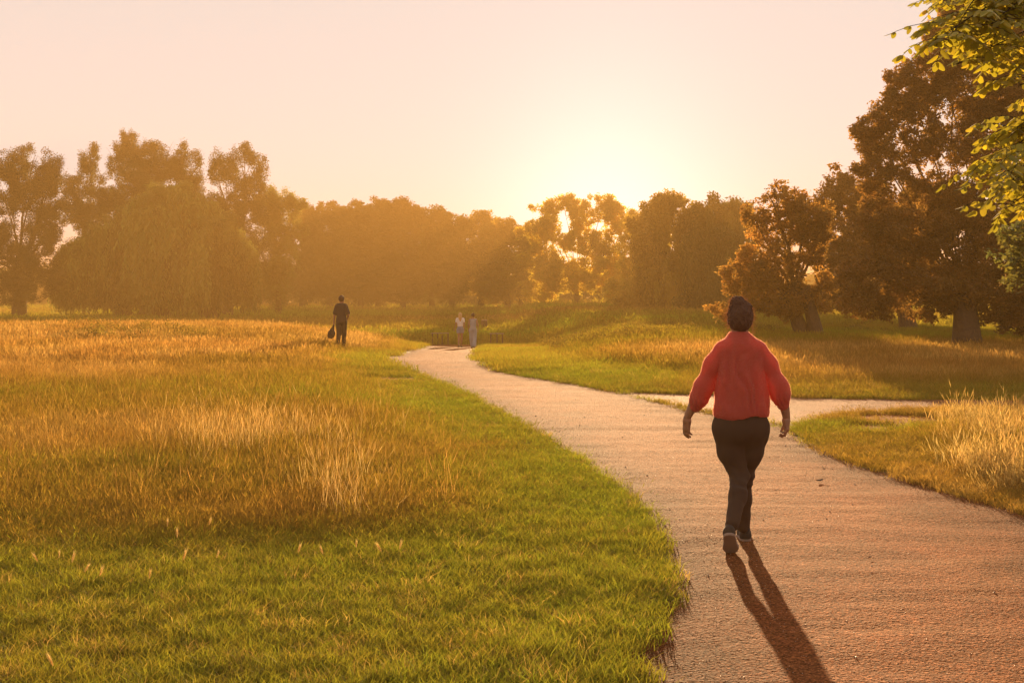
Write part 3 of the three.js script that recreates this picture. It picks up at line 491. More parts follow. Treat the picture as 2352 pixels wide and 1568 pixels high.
const sub3 = (a, b) => [a[0] - b[0], a[1] - b[1], a[2] - b[2]], add3 = (a, b, k = 1) => [a[0] + b[0] * k, a[1] + b[1] * k, a[2] + b[2] * k], len3 = (a) => Math.hypot(...a), nrm = (a) => { const l = len3(a) || 1; return [a[0] / l, a[1] / l, a[2] / l]; }, crs = (a, b) => [a[1] * b[2] - a[2] * b[1], a[2] * b[0] - a[0] * b[2], a[0] * b[1] - a[1] * b[0]];
// a relaxed hand: wrist, pointing direction, the side the palm faces, the side the thumb is on
function hand(w, dir, palm, thumb, s = 1, curl = 0.45) {
  const d = nrm(dir), p = nrm(sub3(palm, d.map((q) => q * (palm[0] * d[0] + palm[1] * d[1] + palm[2] * d[2])))), t0 = crs(d, p), t = nrm((t0[0] * thumb[0] + t0[1] * thumb[1] + t0[2] * thumb[2]) > 0 ? t0 : t0.map((q) => -q));
  const P = (a, b, c) => add3(add3(add3(w, d, a * s), t, b * s), p, c * s);      // along, towards the thumb, towards the palm
  const fs = [chain([P(-0.03, 0, 0), P(0.02, 0.004, 0.004), P(0.085, 0.004, 0.006)], [0.024 * s, 0.026 * s, 0.022 * s]), cone(P(0.03, 0.022, 0.004), P(0.088, 0.026, 0.004), 0.015 * s, 0.011 * s), cone(P(0.03, -0.018, 0.004), P(0.082, -0.026, 0.006), 0.016 * s, 0.010 * s)];
  const out = [blend(0.02 * s, ...fs)];
  [[0.088, 0.029, 0.072, 0.0088], [0.092, 0.010, 0.080, 0.0092], [0.089, -0.009, 0.074, 0.0088], [0.080, -0.027, 0.058, 0.0078]].forEach(([a, b, l, r], i) => {
    const pts = [P(a, b, 0.004)]; let x = a, y = 0.004, ang = curl * (0.55 + 0.12 * i);
    for (const q of [0.46, 0.30, 0.24]) { x += Math.cos(ang) * l * q; y += Math.sin(ang) * l * q; pts.push(P(x, b * (1 + 0.12 * (x - a) / l), y)); ang += curl * (1.15 + 0.1 * i); }
    out.push(chain(pts, [r * 1.08, r, r * 0.92, r * 0.78].map((q) => q * s), 0.004));
  });
  out.push(chain([P(0.018, 0.026, 0.008), P(0.05, 0.046, 0.018), P(0.078, 0.050, 0.032), P(0.098, 0.044, 0.044)], [0.014, 0.0115, 0.010, 0.008].map((q) => q * s), 0.006));
  return (x, y, z) => { let r = out[0](x, y, z); for (let i = 1; i < out.length; i++) r = smin(r, out[i](x, y, z), 0.007 * s); return r; };
}
function headField(c, s, yaw = 0) {       // looks along -z
  const cy = Math.cos(yaw), sy = Math.sin(yaw), f = blend(0.03 * s, ball([0, 0.02 * s, 0.01 * s], [0.076 * s, 0.095 * s, 0.095 * s]), ball([0, -0.045 * s, -0.035 * s], [0.055 * s, 0.07 * s, 0.058 * s])), nose = chain([[0, 0.005 * s, -0.088 * s], [0, -0.028 * s, -0.106 * s]], [0.008 * s, 0.014 * s]);
  const eyes = [-1, 1].map((k) => ball([k * 0.032 * s, 0.006 * s, -0.088 * s], [0.016 * s, 0.009 * s, 0.012 * s])), lips = ball([0, -0.058 * s, -0.088 * s], [0.024 * s, 0.009 * s, 0.010 * s]), ears = [-1, 1].map((k) => ball([k * 0.078 * s, -0.005 * s, 0.012 * s], [0.010 * s, 0.03 * s, 0.018 * s]));
  return (X, Y, Z) => { const x0 = X - c[0], y = Y - c[1], z0 = Z - c[2], x = x0 * cy - z0 * sy, z = x0 * sy + z0 * cy; let d = smin(f(x, y, z), nose(x, y, z), 0.015 * s); d = smin(d, lips(x, y, z), 0.008 * s); for (const e of ears) d = smin(d, e(x, y, z), 0.008 * s); for (const e of eyes) d = Math.max(d, -e(x, y, z) + 0.004 * s); return d; };
}
const boxOf = (pts, m) => [[0, 1, 2].map((i) => Math.min(...pts.map((p) => p[i])) - m), [0, 1, 2].map((i) => Math.max(...pts.map((p) => p[i])) + m)];
function shoeField(heel, toe, up, s = 1) {     // heel and toe points on the sole; returns upper and sole
  const d = nrm(sub3(toe, heel)), side = nrm(crs(d, up)), n = crs(side, d), P = (a, b, h) => add3(add3(add3(heel, d, a), side, b), n, h), L = len3(sub3(toe, heel));
  const upper = blend(0.03 * s, cone(P(0.035, 0, 0.045 * s), P(0.06, 0, 0.085 * s), 0.036 * s, 0.034 * s), cone(P(0.04, 0, 0.034 * s), P(L * 0.7, 0, 0.038 * s), 0.036 * s, 0.040 * s), cone(P(L * 0.7, 0, 0.034 * s), P(L - 0.035, 0, 0.026 * s), 0.040 * s, 0.028 * s));
  const flat = (x, y, z) => -((x - heel[0]) * n[0] + (y - heel[1]) * n[1] + (z - heel[2]) * n[2]), hgt = (x, y, z) => -flat(x, y, z);
  const rim = blend(0.03 * s, cone(P(0.04, 0, 0.012), P(L * 0.72, 0.003, 0.012), 0.041 * s, 0.047 * s), cone(P(L * 0.72, 0.003, 0.012), P(L - 0.03, 0, 0.014), 0.047 * s, 0.033 * s));
  return { upper: (x, y, z) => Math.max(upper(x, y, z), 0.012 - hgt(x, y, z)), sole: (x, y, z) => Math.max(rim(x, y, z), hgt(x, y, z) - 0.026, flat(x, y, z)) };
}
const skinMat = std(0.30, 0.15, 0.09, 0.6), hairMat = std(0.018, 0.010, 0.007, 0.7);
// fine loose hairs that catch the light
function wisps(R, c, r, n, len, thick) {
  const pos = [], idx = [], uv = [];
  for (let i = 0; i < n; i++) {
    const a = (R() < 0.5 ? 0 : Math.PI) + (R() - 0.5) * 1.1, h = R() * 1.5 - 0.55, k = Math.sqrt(Math.max(0, 1 - h * h)), d = [Math.cos(a) * k, h, Math.sin(a) * k], p0 = new THREE.Vector3(c[0] + d[0] * r[0], c[1] + d[1] * r[1], c[2] + d[2] * r[2]), pts = [p0], l = len * (0.4 + R()), cu = R() * 6, cr = 0.25 + 0.5 * R();
    for (let j = 1; j <= 5; j++) { const t = j / 5; pts.push(new THREE.Vector3(p0.x + d[0] * l * t + Math.cos(cu + t * 7) * l * cr * t * 0.6, p0.y + d[1] * l * t * 0.6 + Math.sin(cu + t * 7) * l * cr * t * 0.6 - l * t * t * 0.4, p0.z + d[2] * l * t + Math.cos(cu * 2 + t * 6) * l * cr * t * 0.5)); }
    tube(pts, pts.map((_, j) => thick * (1 - j * 0.15)), 3, pos, idx, uv);
  }
  return geoOf(pos, idx);
}
{
  // ---- the woman in the red blouse, walking away: right foot planted, left foot rolling off its toes
  const D = 9.7, X0 = 1.556, g = base('person', X0, land(X0, D) + 0.014, -D), R = rng(5); g.scale.set(1, 1.012, 0.97);
  const sL = V(-0.130, 1.292, 0), eL = V(-0.255, 1.075, -0.03), wL = V(-0.345, 0.862, -0.10), sR = V(0.136, 1.297, 0), eR = V(0.272, 1.085, 0.035), wR = V(0.322, 0.868, 0.0);
  const hipL = V(-0.085, 0.82, 0), kneeL = V(-0.006, 0.475, 0.02), ankL = V(-0.105, 0.200, 0.345), hipR = V(0.095, 0.82, 0), kneeR = V(0.052, 0.47, -0.10), ankR = V(0.060, 0.10, -0.165);
  const armL = chain([sL, eL, add3(eL, sub3(wL, eL), 0.3), wL], [0.034, 0.034, 0.042, 0.026]), armR = chain([sR, eR, add3(eR, sub3(wR, eR), 0.3), wR], [0.034, 0.034, 0.042, 0.026]);
  const legL = chain([hipL, kneeL, add3(kneeL, sub3(ankL, kneeL), 0.3), ankL], [0.075, 0.042, 0.042, 0.032], 0.03), legR = chain([hipR, kneeR, add3(kneeR, sub3(ankR, kneeR), 0.3), ankR], [0.075, 0.042, 0.042, 0.032], 0.03);
  const trunk = blend(0.07, ball([0.0, 1.19, 0.0], [0.138, 0.175, 0.09]), ball([0.005, 0.99, 0.0], [0.15, 0.15, 0.10]), ball([0.005, 0.83, 0.01], [0.165, 0.12, 0.11]), cone([-0.10, 1.305, 0], [0.105, 1.31, 0], 0.036, 0.036));
  const hc = V(0.0, 1.528, -0.012), head = headField(hc, 1.0), neck = cone([0, 1.36, 0.0], [0, 1.48, -0.005], 0.060, 0.055);
  const bodyF = blend(0.03, trunk, armL, armR, legL, legR, neck), withHead = blend(0.02, neck, head);
  const hL = hand(wL, V(-0.10, -1, -0.12), V(0.75, 0.0, -0.45), V(0.35, 0, -1), 0.92, 0.34), hR = hand(wR, V(0.06, -1, 0.05), V(-1, 0, -0.15), V(-0.5, 0, -1), 0.92, 0.62);
  const bodyParts = [meshField(bodyF, [-0.45, 0.05, -0.35], [0.45, 1.50, 0.46], 0.012), meshField(withHead, [-0.10, 1.40, -0.14], [0.10, 1.66, 0.12], 0.004), meshField(hL, ...boxOf([wL, add3(wL, [-0.02, -0.19, -0.03])], 0.065), 0.003), meshField(hR, ...boxOf([wR, add3(wR, [0.01, -0.19, 0.0])], 0.065), 0.003)];
  part('body', mergeGeometries(bodyParts), skinMat, g);
  // hair: a gathered mass with a loose bun
  const hairN = (x, y, z) => 0.006 * noise3(x * 60, y * 40, z * 60) + 0.004 * noise3(x * 130, y * 110, z * 130);
  const hairF = blend(0.03, ball([0, 1.553, 0.006], [0.086, 0.100, 0.103]), ball([-0.018, 1.654, 0.024], [0.044, 0.036, 0.046]), ball([0.036, 1.616, 0.01], [0.044, 0.032, 0.05]), ball([0, 1.500, 0.035], [0.060, 0.046, 0.058]), ball([-0.035, 1.625, 0.015], [0.03, 0.03, 0.03]));
  const face = ball([0, 1.50, -0.09], [0.066, 0.088, 0.07]);
  part('hair', meshField((x, y, z) => Math.max(hairF(x, y, z) + hairN(x, y, z), -face(x, y, z)), [-0.11, 1.40, -0.12], [0.11, 1.70, 0.13], 0.004), std(0.075, 0.029, 0.014, 0.8), g);
  const looseHair = leafMat(0.46, 0.26, 0.13, 0.6, 0.6);  // paler than the hair mass: rim light put into the strand colour
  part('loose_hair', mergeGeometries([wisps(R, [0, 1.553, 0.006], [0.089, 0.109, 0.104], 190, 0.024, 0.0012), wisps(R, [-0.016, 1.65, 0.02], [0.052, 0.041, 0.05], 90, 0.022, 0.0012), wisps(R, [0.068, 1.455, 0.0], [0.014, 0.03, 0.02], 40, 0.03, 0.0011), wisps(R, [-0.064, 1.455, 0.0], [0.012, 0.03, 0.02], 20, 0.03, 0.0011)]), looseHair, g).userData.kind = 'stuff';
  // blouse: yoke, loose back, puffed three-quarter sleeves gathered into cuffs
  const slL = chain([V(-0.128, 1.312, 0), V(-0.182, 1.225, -0.005), V(-0.243, 1.075, -0.028), V(-0.270, 0.995, -0.045), V(-0.288, 0.955, -0.058)], [0.060, 0.056, 0.058, 0.054, 0.040], 0.05), slR = chain([V(0.134, 1.317, 0), V(0.192, 1.225, 0.01), V(0.258, 1.080, 0.033), V(0.276, 1.020, 0.03), V(0.290, 0.975, 0.025)], [0.060, 0.056, 0.058, 0.055, 0.041], 0.05);
  const tor = blend(0.08, ball([0.004, 1.18, 0.0], [0.166, 0.235, 0.125]), ball([0.008, 1.0, 0.005], [0.184, 0.19, 0.142]), cone([-0.118, 1.328, 0], [0.122, 1.333, 0], 0.052, 0.052), cone([0, 1.36, 0.004], [0, 1.405, 0.0], 0.085, 0.068), ball([0.008, 0.90, 0.008], [0.180, 0.10, 0.142]));
  const folds = (x, y, z) => 0.0075 * Math.sin(x * 62 + 5 * noise3(x * 9, y * 5, z * 9)) * sstep(1.36, 1.22, y) * sstep(0.86, 1.0, y) + 0.006 * noise3(x * 15, y * 6, z * 15) + 0.0035 * noise3(x * 34, y * 26, z * 34);
  const gather = (x, y, z) => 0.005 * noise3(x * 26, y * 10, z * 26) + 0.0025 * Math.sin((x + z) * 190) * sstep(1.06, 0.97, y);
  const hem = (x, y, z) => (0.862 + 0.022 * (x + 0.2) / 0.4 + 0.008 * Math.sin(x * 22) + 0.006 * noise3(x * 30, 1, z * 30)) - y;
  const torC = (x, y, z) => Math.max(tor(x, y, z) + folds(x, y, z), hem(x, y, z)), neckHole = ball([0, 1.445, -0.01], [0.058, 0.05, 0.058]);
  const blouseF = (x, y, z) => Math.max(smin(torC(x, y, z), smin(slL(x, y, z), slR(x, y, z), 0.01) + gather(x, y, z), 0.010), -neckHole(x, y, z));
  const blouse = part('blouse', meshField(blouseF, [-0.36, 0.83, -0.18], [0.38, 1.45, 0.19], 0.0065), Object.assign(leafMat(0.62, 0.115, 0.095, 0.42, 0.3), { sheen: 1, sheenColor: new THREE.Color().setRGB(1, 0.5, 0.42), sheenRoughness: 0.4 }), g);
  {   // the soft nap of the cloth, which catches the light along its outline
    const bp = blouse.geometry.attributes.position, bn = blouse.geometry.attributes.normal, P = [], I = [];
    for (let i = 0; i < bp.count; i++) for (let k = 0; k < 2; k++) {
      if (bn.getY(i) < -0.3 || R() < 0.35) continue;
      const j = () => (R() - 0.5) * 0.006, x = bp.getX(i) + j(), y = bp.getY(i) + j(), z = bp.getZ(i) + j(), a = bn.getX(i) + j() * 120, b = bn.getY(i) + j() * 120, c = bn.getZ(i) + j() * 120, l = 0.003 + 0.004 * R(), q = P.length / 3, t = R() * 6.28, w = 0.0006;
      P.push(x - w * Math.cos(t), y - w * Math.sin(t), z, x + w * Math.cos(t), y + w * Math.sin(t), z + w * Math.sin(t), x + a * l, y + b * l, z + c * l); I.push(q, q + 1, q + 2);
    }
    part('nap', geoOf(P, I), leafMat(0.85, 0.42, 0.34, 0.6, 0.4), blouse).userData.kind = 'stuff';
  }
  const cuffMat = leafMat(0.60, 0.11, 0.09, 0.3, 0.3);
  for (const [a, b] of [[V(-0.283, 0.968, -0.055), V(-0.293, 0.944, -0.061)], [V(0.287, 0.985, 0.026), V(0.293, 0.962, 0.023)]]) part('cuff', meshField(cone(a, b, 0.0435, 0.0425), ...boxOf([a, b], 0.06), 0.006), cuffMat, blouse);
  const cl = new THREE.TorusGeometry(0.064, 0.009, 8, 30); cl.rotateX(Math.PI / 2); cl.scale(1, 1, 0.98); part('collar', cl.translate(0, 1.409, 0.0), leafMat(0.60, 0.11, 0.09, 0.3, 0.3), blouse);
  // trousers
  const tl = chain([V(-0.085, 0.80, 0.0), V(-0.055, 0.64, 0.0), V(-0.002, 0.475, 0.02), V(-0.035, 0.36, 0.16), V(-0.097, 0.200, 0.33)], [0.100, 0.088, 0.061, 0.059, 0.047], 0.04), tr = chain([V(0.095, 0.80, 0.0), V(0.080, 0.64, -0.04), V(0.050, 0.46, -0.10), V(0.046, 0.30, -0.13), V(0.056, 0.115, -0.16)], [0.102, 0.087, 0.060, 0.055, 0.050], 0.04);
  const hips = blend(0.06, ball([0.006, 0.80, 0.02], [0.176, 0.125, 0.135]), ball([0.006, 0.885, 0.004], [0.160, 0.09, 0.115]));
  const pocket = ball([0.166, 0.775, 0.0], [0.035, 0.085, 0.05]), crease = (x, y, z) => 0.004 * noise3(x * 22, y * 14, z * 22) + 0.0035 * Math.sin(y * 70 + 6 * noise3(x * 8, y * 4, z * 8)) * (sstep(0.62, 0.5, y) * sstep(0.32, 0.42, y) + sstep(0.26, 0.16, y));
  part('trousers', meshField((x, y, z) => smin(smin(smin(tl(x, y, z), tr(x, y, z), 0.015), hips(x, y, z), 0.05), pocket(x, y, z), 0.02) + crease(x, y, z), [-0.23, 0.05, -0.26], [0.25, 0.98, 0.42], 0.0075), std(0.052, 0.027, 0.017, 0.95), g);
  const shoes = [['left', V(-0.135, 0.145, 0.455), V(-0.095, -0.012, 0.265), V(0.1, 0.8, -0.9)], ['right', V(0.074, 0.0, -0.155), V(0.085, 0.0, -0.405), V(0, 1, 0)]];
  for (const [w, h, t, u] of shoes) { const f = shoeField(h, t, u), bx = boxOf([h, t, add3(h, [0, 0.12, 0])], 0.09), s = part('shoe', meshField(f.upper, ...bx, 0.005), std(0.035, 0.024, 0.018, 0.85), g); part('sole', meshField(f.sole, ...bx, 0.004), std(0.27, 0.20, 0.16, 0.9), s); }
  tag(g, 'woman in a loose red blouse and dark trousers walking away on the near path', 'person');
}
// ---- smaller figures, each on its own pose and clothes
function figure({ X, D, h, joints: J, r, clothes, hair, label, cell = 0.014, group, skin = skinMat, yaw = 0, hands }) {
  const g = base('person', X, land(X, D) + 0.016, -D); g.scale.setScalar(h / 1.7);
  const arm = (s, e, w) => chain([s, e, w], [0.048 * r, 0.038 * r, 0.025 * r]), leg = (a, k, f) => chain([a, k, add3(k, sub3(f, k), 0.3), f], [0.085 * r, 0.055 * r, 0.055 * r, 0.036 * r], 0.03);
  const torso = blend(0.07, ball([0, 1.24, 0], [0.150 * r, 0.19, 0.10]), ball([0, 1.05, 0], [0.13 * r, 0.15, 0.095]), ball([0, 0.92, 0.01], [0.15 * r, 0.11, 0.11]), cone([-0.12 * r, 1.39, 0], [0.12 * r, 1.39, 0], 0.05, 0.05));
  const neck = cone([0, 1.38, 0], [0, 1.52, -0.01], 0.055, 0.05), hc = V(0, 1.58, -0.015);
  const body = blend(0.03, torso, arm(...J.armL), arm(...J.armR), leg(...J.legL), leg(...J.legR), neck, headField(hc, 1.02, yaw));
  const all = [...J.armL, ...J.armR, ...J.legL, ...J.legR, V(0, 1.72, 0), V(-0.2, 1.3, -0.12), V(0.2, 1.3, 0.12)];
  const hs = [J.armL, J.armR].map((a, i) => { const d = sub3(a[2], a[1]), f = hand(a[2], hands?.[i] ?? d, V(i ? -1 : 1, 0, -0.2), V(0, 0, -1), 0.95, 0.6); return meshField(f, ...boxOf([a[2], add3(a[2], nrm(hands?.[i] ?? d), 0.18)], 0.07), 0.006); });
  part('body', mergeGeometries([meshField(body, ...boxOf(all, 0.1), cell), ...hs]), skin, g);
  for (const c of clothes) part(c.name, meshField(c.f({ torso, J, arm, leg, r }), ...boxOf(all, 0.16), cell), c.mat, g);
  part('hair', meshField(hair.f, [-0.2, 1.2, -0.2], [0.2, 1.8, 0.25], 0.008), hair.mat, g);
  for (const s of J.shoes) { const f = shoeField(s[0], s[1], s[2] ?? V(0, 1, 0)), bx = boxOf([s[0], s[1], add3(s[0], [0, 0.12, 0])], 0.09), m = part('shoe', meshField(f.upper, ...bx, 0.009), s[3], g); part('sole', meshField(f.sole, ...bx, 0.008), s[4] ?? s[3], m); }
  return tag(g, label, 'person', group);
}
const above = (f, y) => (px, py, pz) => Math.max(f(px, py, pz), y - py), below = (f, y) => (px, py, pz) => Math.max(f(px, py, pz), py - y);
const fold = (f, a = 0.006, k = 14) => (x, y, z) => f(x, y, z) + a * noise3(x * k, y * k * 0.6, z * k);
{
  // man with a jacket in his left hand, crossing the meadow
  const [X, D] = [at(784, 800, 48).x, 48], dark = std(0.040, 0.028, 0.026, 0.9), darker = std(0.026, 0.019, 0.017, 0.9);
  figure({
    X, D, h: 1.80, r: 0.96, yaw: -0.5, label: 'man in a dark t-shirt and trousers walking through the meadow with a bag', hair: { mat: std(0.05, 0.02, 0.011, 0.75), f: fold((x, y, z) => Math.max(blend(0.02, ball([0, 1.615, 0.012], [0.092, 0.10, 0.112]), ball([0.0, 1.685, -0.03], [0.06, 0.035, 0.07]))(x, y, z), -ball([0.04, 1.55, -0.09], [0.07, 0.1, 0.075])(x, y, z), 1.52 - y), 0.008, 40) },
    joints: { armL: [V(-0.15, 1.355, 0), V(-0.215, 1.08, 0.02), V(-0.245, 0.85, -0.03)], armR: [V(0.15, 1.355, 0), V(0.225, 1.09, 0.03), V(0.17, 0.98, -0.2)], legL: [V(-0.085, 0.88, 0), V(-0.088, 0.48, 0.0), V(-0.10, 0.10, 0.10)], legR: [V(0.085, 0.88, 0), V(0.08, 0.48, -0.05), V(0.05, 0.10, -0.08)], shoes: [[V(-0.10, 0.01, 0.14), V(-0.105, 0.0, -0.11), V(0, 1, 0), darker], [V(0.05, 0, -0.04), V(0.06, 0, -0.30), V(0, 1, 0), darker]] },
    clothes: [
      { name: 'shirt', mat: dark, f: ({ torso, J }) => fold(above(blend(0.03, (x, y, z) => torso(x, y, z) - 0.024, chain([J.armL[0], add3(J.armL[0], sub3(J.armL[1], J.armL[0]), 0.72)], [0.064, 0.072]), chain([J.armR[0], add3(J.armR[0], sub3(J.armR[1], J.armR[0]), 0.72)], [0.064, 0.072]), ball([0, 0.95, 0], [0.158, 0.18, 0.125])), 0.84)) },
      { name: 'trousers', mat: darker, f: ({ J }) => fold(blend(0.03, ball([0, 0.9, 0.01], [0.158, 0.12, 0.125]), chain(J.legL, [0.098, 0.074, 0.062]), chain(J.legR, [0.098, 0.074, 0.062])), 0.006) },
    ],
  });
  const hx = X - 0.262 * 1.06, hy = land(X, D) + 0.80 * 1.06, b = base('bag', hx - 0.06, hy - 0.46, -D - 0.03);
  part('bundle', meshField(fold(blend(0.05, ball([0, 0.16, 0], [0.135, 0.15, 0.075]), ball([-0.04, 0.06, 0], [0.09, 0.07, 0.06]), ball([0.03, 0.27, 0], [0.075, 0.09, 0.05]), cone([0.045, 0.32, 0], [0.06, 0.44, 0], 0.028, 0.016)), 0.016, 18), [-0.2, -0.05, -0.14], [0.2, 0.52, 0.14], 0.011), std(0.018, 0.016, 0.018, 0.85), b);
  tag(b, 'dark bundled bag hanging from the hand of the man in the meadow', 'bag');
  // the pair far along the path
  const pair = 'pair of people walking on the far path', zP = 69;
  const white = leafMat(0.80, 0.78, 0.78, 0.25, 0.3), denim = std(0.20, 0.23, 0.32, 0.9), pale = leafMat(0.40, 0.42, 0.46, 0.2, 0.3), black = std(0.03, 0.027, 0.027, 0.7);
  const xA = at(1057, 800, zP).x, xB = at(1088, 800, zP).x;
  figure({
    X: xA, D: zP, h: 1.68, r: 0.88, label: 'woman with long fair hair in a white top and denim shorts on the far path', hair: { mat: std(0.50, 0.30, 0.11, 0.45), f: fold((x, y, z) => Math.max(blend(0.03, ball([0, 1.612, 0.012], [0.088, 0.095, 0.108]), chain([V(0, 1.58, 0.06), V(0, 1.45, 0.075), V(0.01, 1.30, 0.10)], [0.085, 0.085, 0.035]))(x, y, z), -ball([0, 1.55, -0.10], [0.065, 0.1, 0.085])(x, y, z)), 0.008, 40) },
    joints: { armL: [V(-0.15, 1.38, 0), V(-0.22, 1.12, 0.03), V(-0.285, 0.90, -0.06)], armR: [V(0.15, 1.38, 0), V(0.205, 1.12, 0.05), V(0.20, 0.89, 0.0)], legL: [V(-0.08, 0.87, 0), V(-0.065, 0.48, 0.02), V(-0.07, 0.12, 0.20)], legR: [V(0.08, 0.87, 0), V(0.07, 0.48, -0.07), V(0.04, 0.10, -0.10)], shoes: [[V(-0.07, 0.06, 0.25), V(-0.065, 0.0, 0.02), V(0, 0.9, -0.3), black], [V(0.04, 0, -0.06), V(0.045, 0, -0.29), V(0, 1, 0), black]] },
    clothes: [
      { name: 'top', mat: white, f: ({ torso, J }) => fold(above(blend(0.03, (x, y, z) => torso(x, y, z) - 0.02, chain([J.armL[0], add3(J.armL[0], sub3(J.armL[1], J.armL[0]), 0.42)], [0.068, 0.062]), chain([J.armR[0], add3(J.armR[0], sub3(J.armR[1], J.armR[0]), 0.42)], [0.068, 0.062])), 1.03)) },
      { name: 'shorts', mat: denim, f: ({ J }) => fold(above(blend(0.03, ball([0, 0.93, 0.01], [0.155, 0.15, 0.125]), chain(J.legL.slice(0, 2), [0.105, 0.10]), chain(J.legR.slice(0, 2), [0.105, 0.10])), 0.70), 0.006) },
    ],
  });
  figure({
    X: xB, D: zP - 1.2, h: 1.65, r: 0.98, label: 'person with pinned-up hair in a sleeveless top and long pale trousers on the far path', hair: { mat: std(0.045, 0.022, 0.014, 0.5), f: fold((x, y, z) => Math.max(blend(0.03, ball([0, 1.612, 0.012], [0.087, 0.094, 0.106]), ball([0.02, 1.685, 0.06], [0.05, 0.045, 0.05]))(x, y, z), -ball([0, 1.55, -0.10], [0.065, 0.1, 0.085])(x, y, z)), 0.008, 40) },
    joints: { armL: [V(-0.165, 1.38, 0), V(-0.225, 1.12, 0.03), V(-0.22, 0.88, -0.05)], armR: [V(0.165, 1.38, 0), V(0.235, 1.12, 0.05), V(0.25, 0.89, 0.0)], legL: [V(-0.085, 0.87, 0), V(-0.08, 0.48, -0.05), V(-0.05, 0.10, -0.10)], legR: [V(0.085, 0.87, 0), V(0.075, 0.48, 0.04), V(0.07, 0.12, 0.22)], shoes: [[V(-0.05, 0, -0.06), V(-0.045, 0, -0.30), V(0, 1, 0), black], [V(0.07, 0.07, 0.27), V(0.065, 0, 0.04), V(0, 0.9, -0.3), black]] },
    clothes: [
      { name: 'top', mat: pale, f: ({ torso }) => fold(above(below((x, y, z) => torso(x, y, z) - 0.018, 1.42), 0.93)) },
      { name: 'trousers', mat: leafMat(0.36, 0.40, 0.46, 0.2, 0.3), f: ({ J }) => fold(blend(0.03, ball([0, 0.93, 0.01], [0.17, 0.14, 0.13]), chain(J.legL, [0.112, 0.098, 0.088]), chain(J.legR, [0.112, 0.098, 0.088])), 0.007) },
    ],
  });
  // the low rails either side of the path, where it leaves the meadow
  const wood = std(0.10, 0.066, 0.045, 0.9, { bumpMap: barkBump, bumpScale: 0.01 }), topWood = std(0.30, 0.22, 0.16, 0.8);
  const rail = (pxa, pxb, py, D, posts, label, h) => {
    const a = at(pxa, py, D), b = at(pxb, py, D), y0 = land((a.x + b.x) / 2, D), g = base('wooden_rail', (a.x + b.x) / 2, y0, -D, 0), W = b.x - a.x;
    const bar = new THREE.BoxGeometry(W + 0.1, 0.055, 0.10, 8, 1, 1), p = bar.attributes.position; for (let i = 0; i < p.count; i++) p.setY(i, p.getY(i) + 0.008 * noise2(p.getX(i) * 5, 2)); bar.computeVertexNormals();
    part('rail', bar.translate(0, h, 0), topWood, g);
    for (let i = 0; i < posts; i++) part('post', new THREE.CylinderGeometry(0.04, 0.046, h + 0.1, 7).translate(-W / 2 + 0.03 + (W - 0.06) * i / (posts - 1) + 0.03 * Math.sin(i * 9), (h - 0.1) / 2 - 0.02, 0.01), wood, g);
    return tag(g, label, 'fence rail', 'low rails flanking the end of the path');
  };
  rail(992, 1029, 757, 86, 4, 'low wooden rail on four posts left of the walking pair', 0.72);
  rail(1126, 1156, 762, 84, 3, 'low wooden rail half hidden in grass right of the walking pair', 0.72);
  const st = at(1112, 735, 118), sg = base('tree_stump', st.x, land(st.x, 118), -118);
  part('stump', new THREE.CylinderGeometry(0.25, 0.34, 1.1, 11, 4).translate(0, 0.55, 0), barkMat, sg); part('cut_top', new THREE.CylinderGeometry(0.22, 0.25, 0.08, 11).translate(0.02, 1.14, 0), std(0.3, 0.2, 0.12, 0.9), sg);
  tag(sg, 'dark stump standing in the shade behind the walking pair', 'stump');
}
